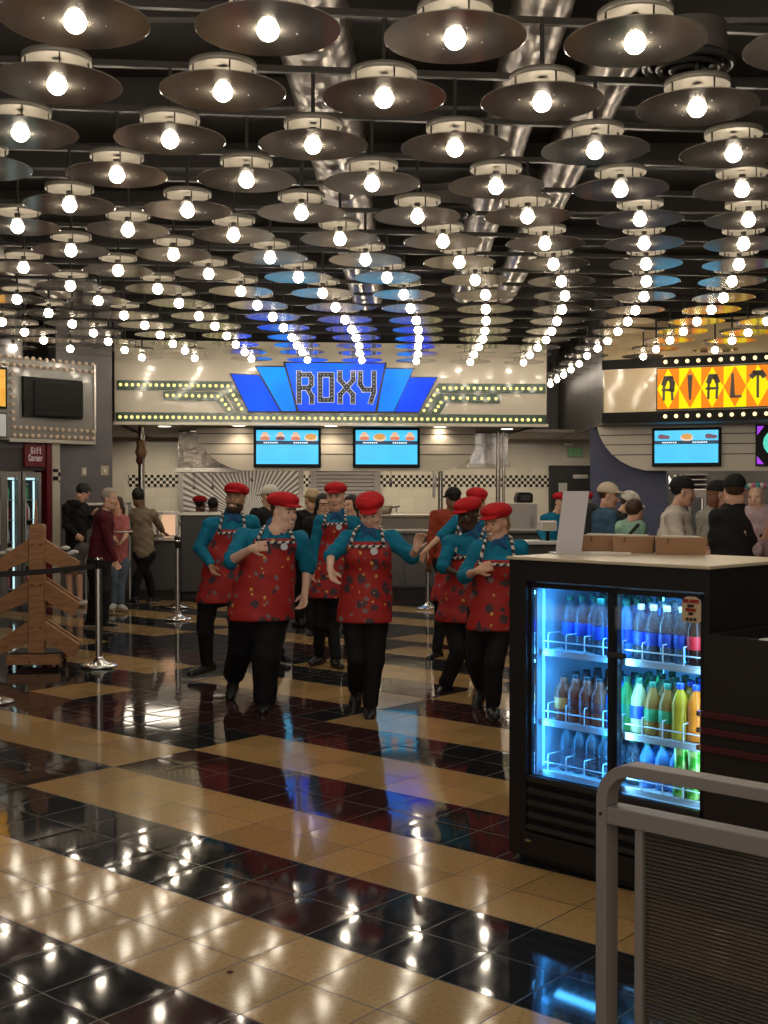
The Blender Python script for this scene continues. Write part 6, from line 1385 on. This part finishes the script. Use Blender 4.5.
# ---- the seven dancers
mk(Y=10.1, label='bearded laughing dancer at left in teal shirt, red cap and apron, hand on hip', j=dict(head=(235, 500), neck=(232.5, 516), pel=(219, 586), shL=(210, 525, .0), shR=(252, 522, .1), elL=(199.5, 548, -.06), wrL=(210, 563, -.26), elR=(262, 545, .25), wrR=(268, 556, .1), knL=(205, 630, .0), anL=(207, 662, .15), knR=(250, 625, .5), anR=(280, 651, 1.1)),
   yaw=-8, pitch=-6, roll=-4, tyaw=14, w=.165, skin='tan', hair='black', beard=1, smile=1, hem=(220, 602), bib=(224, 529), sleeve=1, slL=1.0, hdL=(.35, -.3, -.9), curlL=.5, ftL=(-.75, -.6, -.12), ftR=(.5, -.8, 0), lw=.95, h=.0085, group=G1, bibw=.12, **U)
mk(Y=8.75, label='broad smiling dancer in teal shirt and wide red apron, one fist raised to chest', j=dict(head=(284, 513), neck=(275, 531), pel=(260, 602), shL=(243, 537), shR=(300, 540), elL=(231, 561, -.22), wrL=(251, 549, -.38), elR=(308, 568, .05), wrR=(305, 592, 0), knL=(243, 644, .15), anL=(234, 674, .55), knR=(266, 655, -.05), anR=(265, 698, 0)),
   yaw=48, pitch=6, tyaw=12, w=.205, fat=1.14, fatface=1, af=1.15, skin='pale', hair='brown', smile=1, hem=(260, 619), bib=(270, 538), sleeve=.5, hdL=(.9, -.3, .25), hnL=(.2, 1, -.3), curlL=1.0, curlR=.5, ftL=(-.1, -.8, -.6), ftR=(0, -1, 0), lw=1.45, lf=1.3, h=.0085, group=G1, bibw=.15, flare=.98, hs=1.04, **U)
mk(Y=11.0, label='tall slim dancer with frowning face in red cap, behind the centre woman', j=dict(head=(335.5, 498), neck=(337, 514.5), pel=(331, 584), shL=(321, 522), shR=(354, 523), elL=(314.5, 545), wrL=(314, 568, -.05), elR=(362, 548), wrR=(358, 570), knL=(319, 625), anL=(319.5, 654, .1), knR=(333, 626), anR=(336, 657, -.1)),
   yaw=-10, pitch=4, tyaw=-4, w=.15, skin='light', hair='brown', hem=(332, 597), bib=(332, 522), sleeve=1, ftL=(-.4, -.9, 0), ftR=(.3, -.95, 0), lw=.85, h=.0085, group=G1, bibw=.115, aside=-.04, **U)
mk(Y=8.5, label='centre woman dancer looking down, arms out, red printed apron over teal shirt', j=dict(head=(370.5, 514), neck=(369.5, 531), pel=(365, 598), shL=(347, 539), shR=(392, 539), elL=(331, 555, -.12), wrL=(330, 568, -.34), elR=(412, 557, -.08), wrR=(416, 549.5, -.25), knL=(357, 656, -.05), anL=(356, 689, .25), knR=(374, 660, 0), anR=(370, 704, .05)),
   yaw=-6, pitch=22, roll=3, tyaw=-2, w=.165, fat=1.08, bust=1, skin='pale', hair='brown', style='short', hem=(365, 621), bib=(370, 541), sleeve=.5, slR=.62, slL=.56, hdL=(.25, -.5, -.8), curlL=.35, hdR=(.25, -.2, .95), hnR=(.3, -.9, -.1), curlR=.5, ftL=(-.1, -.75, -.66), ftR=(0, -1, 0), lw=.98, h=.0085, group=G1, bibw=.14, flare=1.02, **U)
mk(Y=11.6, label='dancer mostly hidden behind two others, pale forearm pointing left', j=dict(head=(477, 503), neck=(471, 519), pel=(450, 586), shL=(456, 522), shR=(487, 524), elL=(441, 536, -.1), wrL=(427, 549, -.2), elR=(492, 550), wrR=(490, 575), knL=(441, 624), anL=(437, 650), knR=(462, 624), anR=(468, 652, .3)),
   yaw=12, pitch=8, tyaw=-10, w=.16, skin='light', hair='black', hem=(450, 600), bib=(462, 530), sleeve=.78, slL=.5, hdL=(-.55, -.2, -.8), curlL=.3, ftL=(-.5, -.85, 0), lw=.85, h=.0085, group=G1, bibw=.11, **U)
mk(Y=9.6, label='dark-skinned dancer leaning left beside the fridge, forearm across waist', j=dict(head=(468, 516), neck=(474, 533), pel=(460, 604), shL=(450, 543), shR=(489, 544), elL=(443, 567, -.1), wrL=(461, 575, -.25), elR=(492, 570), wrR=(486, 592), knL=(459, 650, -.1), anL=(446, 683, 0), knR=(470, 648), anR=(480, 684, .2)),
   yaw=-42, pitch=14, tyaw=-20, w=.16, skin='dark', hair='black', hem=(458, 621), bib=(470, 554), sleeve=.55, hdL=(1, -.2, -.15), curlL=.3, ftL=(-.4, -.9, 0), ftR=(.2, -1, 0), lw=1.0, h=.0085, group=G1, bibw=.12, **U)
mk(Y=8.45, label='woman dancer nearest the fridge, low bun, fist at chest, looking left', j=dict(head=(496, 524), neck=(499, 541), pel=(492, 608), shL=(478, 549), shR=(519, 549), elL=(465, 576, -.05), wrL=(477, 571, -.27), elR=(528, 576), wrR=(522, 600), knL=(476, 656, .1), anL=(481, 684, .5), knR=(494, 662, -.08), anR=(493, 703, 0)),
   yaw=-38, pitch=10, tyaw=-8, w=.158, bust=.95, skin='light', hair='blonde', style='bun', smile=1, hem=(490, 629.5), bib=(497, 559), sleeve=.62, hdL=(.75, -.3, .35), hnL=(.3, .9, -.2), curlL=1.0, ftL=(-.3, -.7, -.6), ftR=(0, -1, 0), lw=.95, h=.0085, group=G1, bibw=.135, flare=.98, badgeup=1, **U)
# ---- customers at the left
hood = cloth('black_hoodie_fleece', (.010, .009, .009)); mar = cloth('maroon_sweater_knit', (.085, .010, .018)); khk = cloth('khaki_shirt_cotton', (.22, .17, .115)); pink = cloth('pink_top', (.42, .13, .12)); grys = cloth('grey_shorts', (.11, .10, .105)); jean = cloth('faded_denim', (.10, .13, .18))
G2 = 'customers queueing at the left'
mk(Y=16.6, label='teenager in black hoodie and grey shorts looking down by the grey wall', j=dict(head=(82.5, 493.5), neck=(77, 504), pel=(76, 546), shL=(67, 508, -.1), shR=(84, 508, .1), elL=(66, 526, -.1), wrL=(76, 534, -.2), elR=(88, 525, .05), wrR=(92, 516, .0), knL=(69, 575), anL=(70, 598), knR=(79, 575), anR=(80, 599)),
   yaw=120, pitch=35, tyaw=150, w=.17, fat=1.1, skin='light', hair='black', style='short', shirt=hood, top='hoodie', hood=1, shem=.1, trs=grys, tend=.5, tname='shorts', lw=1.15, ftL=(.7, .3, 0), ftR=(.8, .2, 0), shoe=mat('shoe_white_canvas', (.5, .48, .45), .6), h=.012, group=G2)
mk(Y=14.0, label='grey-haired man in maroon sweater and black trousers facing right', j=dict(head=(109.5, 499.5), neck=(105.5, 512), pel=(99, 560), shL=(99, 518, .18), shR=(103, 518, -.18), elR=(108, 541, -.2), wrR=(115, 560, -.2), elL=(106, 541, .2), wrL=(114, 558, .2), knL=(96, 592, .1), anL=(91, 619, .1), knR=(104, 592, -.1), anR=(103, 620, -.1)),
   yaw=78, pitch=4, tyaw=78, w=.175, fat=1.1, skin='light', hair='grey', style='short', shirt=mar, top='sweater', shem=.02, curlR=.7, ftL=(.9, -.3, 0), ftR=(.9, -.3, 0), wsole=1, h=.011, lw=1.05, group=G2)
mk(Y=16.0, label='person in pink top holding a white plate behind the man in maroon', j=dict(head=(117, 506), neck=(118, 516), pel=(119, 560), shL=(112, 520), shR=(124, 521), elR=(126, 536, -.1), wrR=(122, 541, -.25), elL=(113, 536), wrL=(117, 542, -.25), knL=(116, 582), anL=(114, 602), knR=(121, 582), anR=(121, 603)),
   yaw=-15, pitch=5, tyaw=0, w=.13, skin='light', hair='brown', style='long', shirt=pink, top='blouse', sleeve=.3, trs=jean, shoe=mat('shoe_white_canvas', ()), ftR=(.5, -.8, 0), h=.012, hs=.9, lw=.8, group=G2)
p = at(123, 533, 15.6); m = MB(); m.lathe([(.001, 0), (.07, 0), (.13, .018), (.128, .022), (.07, .006), (.001, .006)], p, 24); tag(m.build('paper_plate', M_white, loc=p), 'white plate held by the person in pink', 'plate')
mk(Y=16.9, label='person in khaki shirt and black trousers seen from behind at food counter', j=dict(head=(138, 498), neck=(141, 509), pel=(144, 552), shL=(134, 514), shR=(152, 514), elL=(135, 531, .05), wrL=(127, 533, .1), elR=(159, 525, .2), wrR=(163, 531, .35), knL=(137, 578), anL=(134, 598), knR=(149, 578, .1), anR=(152, 597, .2)),
   yaw=205, pitch=5, tyaw=180, w=.165, skin='brown', hair='black', style='short', shirt=khk, sleeve=.95, shem=.08, ftL=(-.7, .5, 0), ftR=(.4, .6, 0), wsole=1, h=.012, lw=.85, group=G2)
# ---- workers and people around the ROXY counter
blk_ = cloth('black_top_cotton', (.012, .011, .012)); orn = cloth('rust_shirt_cotton', (.30, .05, .025)); wcap = cloth('white_cap_cotton', (.60, .57, .50)); bcap = cloth('black_cap_cotton', (.014, .013, .014)); tcap = cloth('tan_cap_cotton', (.48, .36, .22))
G3 = 'people around the ROXY counter'
mk(Y=20.6, label='kitchen worker in red cap and teal shirt before the sunburst steel', j=dict(head=(200.5, 505), neck=(199, 514), pel=(198, 545)), yaw=150, tyaw=160, w=.17, skin='brown', hair='black', shirt=C_teal, cap=('flat', C_red), h=.013, group=G3, hs=1.1)
mk(Y=20.0, label='kitchen worker with dark hair and black top before the sunburst steel', j=dict(head=(213.5, 506), neck=(213, 515), pel=(213, 546)), yaw=170, tyaw=175, w=.18, skin='brown', hair='black', style='curly', shirt=blk_, h=.013, group=G3)
mk(Y=13.2, label='person in white-fronted black cap behind the broad dancer', j=dict(head=(269.5, 498), neck=(267, 510), pel=(266, 560), knL=(262, 598), anL=(261, 628), knR=(271, 598), anR=(272, 628)), yaw=-120, pitch=10, tyaw=-130, w=.17, skin='light', hair='brown', shirt=blk_, cap=('ball', wcap), h=.012, group=G3)
GW = mk(Y=13.4, label='glasses-wearing woman with dark hair behind the tall slim dancer', j=dict(head=(323.5, 506), neck=(322, 517), pel=(318, 562), shL=(309, 523), shR=(331, 524)), yaw=20, pitch=5, tyaw=0, w=.165, skin='light', hair='black', style='long', shirt=blk_, h=.012, group=G3)
c = at(324, 504.5, 13.28); t = GW
for sx in (-1, 1): MB().tube([(c.x+sx*.034+.026*math.cos(q*.524), c.y, c.z+.018*math.sin(q*.524)) for q in range(12)], .003, 6, closed=True).build('glasses_rim', M_black, t)
MB().tube([(c.x-.008, c.y, c.z+.004), (c.x, c.y-.003, c.z+.007), (c.x+.008, c.y, c.z+.004)], .003, 6).build('glasses_bridge', M_black, t)
mk(Y=14.2, label='person in tan patterned cap behind the woman with glasses', j=dict(head=(312, 501), neck=(309, 512), pel=(306, 556)), yaw=-140, tyaw=-150, w=.15, skin='light', hair='blonde', cap=('ball', tcap), shirt=blk_, h=.013, group=G3)
mk(Y=13.8, label='dark-haired person half hidden between the slim and centre dancers', j=dict(head=(351, 507), neck=(354, 518), pel=(356, 562)), yaw=-40, tyaw=-20, w=.16, skin='light', hair='black', style='long', shirt=blk_, h=.013, group=G3)
mk(Y=13.6, label='person in black cap and rust shirt behind the leaning dancers', j=dict(head=(453, 500), neck=(450, 512), pel=(448, 560), knL=(444, 597), anL=(443, 628), knR=(453, 597), anR=(454, 628)), yaw=-150, pitch=10, tyaw=-160, w=.18, skin='brown', hair='black', cap=('ball', bcap), shirt=orn, h=.012, group=G3)
mk(Y=16.6, label='worker in teal shirt at the till right of the fridge dancers', j=dict(head=(561, 503), neck=(556, 514), pel=(553, 548), shL=(545, 519), shR=(566, 520), elL=(541, 533), wrL=(545, 541, -.2)), yaw=30, pitch=5, tyaw=20, w=.165, skin='light', hair='black', shirt=C_teal, cap=('flat', C_red), h=.013, group=G3)
mk(Y=16.8, label='worker in red cap behind the blank sign holder', j=dict(head=(585, 502), neck=(584, 513), pel=(584, 548)), yaw=-30, tyaw=-30, w=.16, skin='light', hair='brown', shirt=C_teal, cap=('flat', C_red), h=.013, group=G3)
# ---- customers at the right
G4 = 'customers waiting under the RIALTO sign'
blu = cloth('steel_blue_shirt', (.045, .10, .16)); mint = cloth('mint_tee', (.30, .52, .40)); tee = cloth('pale_beige_tee', (.60, .54, .47)); gte = cloth('grey_tee', (.30, .28, .24)); chj = cloth('charcoal_jacket', (.035, .033, .035)); fl_ = cloth('floral_romper', (.42, .30, .33), .8, .4)
mk(Y=12.0, label='customer in cream cap and blue shirt wearing a dark backpack', j=dict(head=(608.5, 497), neck=(604.5, 511), pel=(603, 562), shL=(596, 517, .1), shR=(611, 517, -.1), elR=(615, 541, -.2), wrR=(619, 556, -.3)), yaw=75, pitch=8, tyaw=60, w=.18, fat=1.1, skin='light', hair='brown', cap=('ball', cloth('cream_cap_cotton', (.58, .48, .36))), shirt=blu, h=.011, group=G4)
p = at(589, 527, 12.15); vx = Vox((p.x-.3, p.y-.3, p.z-.35), (p.x+.3, p.y+.3, p.z+.35), .012); vx.cone((p.x, p.y, p.z+.12), (p.x, p.y, p.z-.14), .13, .15, .03, sq=((.5, -.85, 0), .7)); vx.cone((p.x-.08, p.y+.03, p.z-.02), (p.x-.08, p.y+.03, p.z-.14), .07, .08, .03); V, Q = vx.mesh()
t = thing('backpack', 'dark backpack on the back of the customer in cream cap', 'backpack', tuple(p)); np_mesh('pack_body', V, Q, [chj], None, t, tuple(p)); MB().tube([(p.x, p.y, p.z+.20), (p.x+.09, p.y-.13, p.z+.18), (p.x+.15, p.y-.17, p.z+.02), (p.x+.08, p.y-.13, p.z-.16)], .018, 8).build('shoulder_strap', M_blackmatte, t)
mk(Y=12.6, label='customer in white cap and dark jacket bending behind the child', j=dict(head=(629, 505), neck=(621, 514), pel=(618, 562), shL=(612, 520), shR=(626, 522)), yaw=60, pitch=28, tyaw=40, w=.17, skin='light', hair='brown', cap=('ball', wcap), shirt=chj, h=.012, group=G4)
KID = mk(Y=11.4, label='dark-haired child in mint tee with a black strap across back', j=dict(head=(635, 512), neck=(632, 523), pel=(630, 560), shL=(622, 528), shR=(639, 528)), yaw=130, tyaw=155, w=.125, hs=.88, skin='light', hair='brown', style='short', shirt=mint, sleeve=.35, h=.011, group=G4)
a_, b_ = at(639, 524, 11.22), at(620, 545, 11.22); MB().bar(a_, b_, .03, .01, up=(0, 1, 0)).build('bag_strap', M_blackmatte, KID)
mk(Y=10.4, label='big man in black cap and pale beige tee facing right', j=dict(head=(683, 493), neck=(676, 509), pel=(677, 566), shL=(669, 519, .16), shR=(674, 519, -.16), elR=(679, 543, -.24), wrR=(697, 550, -.3), elL=(680, 543, .2), wrL=(700, 548, .15)), yaw=82, pitch=4, tyaw=76, w=.185, fat=1.28, af=1.15, skin='light', hair='black', cap=('ball', bcap), shirt=tee, sleeve=.42, h=.011, group=G4)
mk(Y=11.0, label='customer with long brown ponytail and grey tee, dark cap', j=dict(head=(719.5, 496), neck=(712, 510), pel=(709, 562), shL=(703, 518, .12), shR=(712, 519, -.12), elR=(706, 541, -.2), wrR=(724, 543, -.3)), yaw=80, pitch=6, tyaw=70, w=.165, fat=1.1, skin='light', hair='ginger', style='long', cap=('ball', bcap), shirt=gte, sleeve=.45, h=.011, group=G4)
mk(Y=9.5, label='man in black cap and black shirt with his back turned, holding baby', j=dict(head=(734.5, 492), neck=(734, 508), pel=(737, 566), shL=(718, 518), shR=(754, 517), elL=(714, 545), wrL=(722, 566, .1), elR=(764, 537, -.1), wrR=(770, 526, -.2)), yaw=170, tyaw=178, w=.205, fat=1.1, skin='light', hair='brown', cap=('ball', bcap), shirt=blk_, sleeve=.42, h=.011, group=G4)
BABY = mk(Y=9.45, feet=0, z0=1.02, trs=fl_, tname='romper_legs', lw=.62, lf=.6, fs=.5, shoe=mat('shoe_white_canvas', ()), label='baby with floral headband looking over the shoulder of man in black', j=dict(head=(755, 497.5), neck=(759, 510), pel=(765, 540), shL=(750, 514), shR=(768, 515), elL=(749, 525), wrL=(746.5, 530, -.05), elR=(774, 526), wrR=(774, 536), knL=(757, 550, -.05), anL=(755, 561, .0), knR=(768, 550), anR=(770, 561)), brow=0, yaw=-25, pitch=8, tyaw=-20, w=.085, hs=.82, hk=.6, af=.62, skin='pale', hair='brown', style='none', shirt=fl_, top='romper', sleeve=.4, h=.009, group=G4)
c = at(756, 487.5, 9.45); m = MB(); fm_ = [mat('flower_pink', (.5, .15, .25), .7), mat('flower_teal', (.05, .35, .35), .7), mat('flower_white', (.6, .55, .5), .7)]
for k in range(9):
    an = math.pi*k/8; m.ball((c.x-.085*math.cos(an), c.y-.03*math.sin(an)-.01, c.z+.018*math.sin(an)), .022, 8, 5, mi=k % 3)
m.build('floral_headband', fm_, BABY)
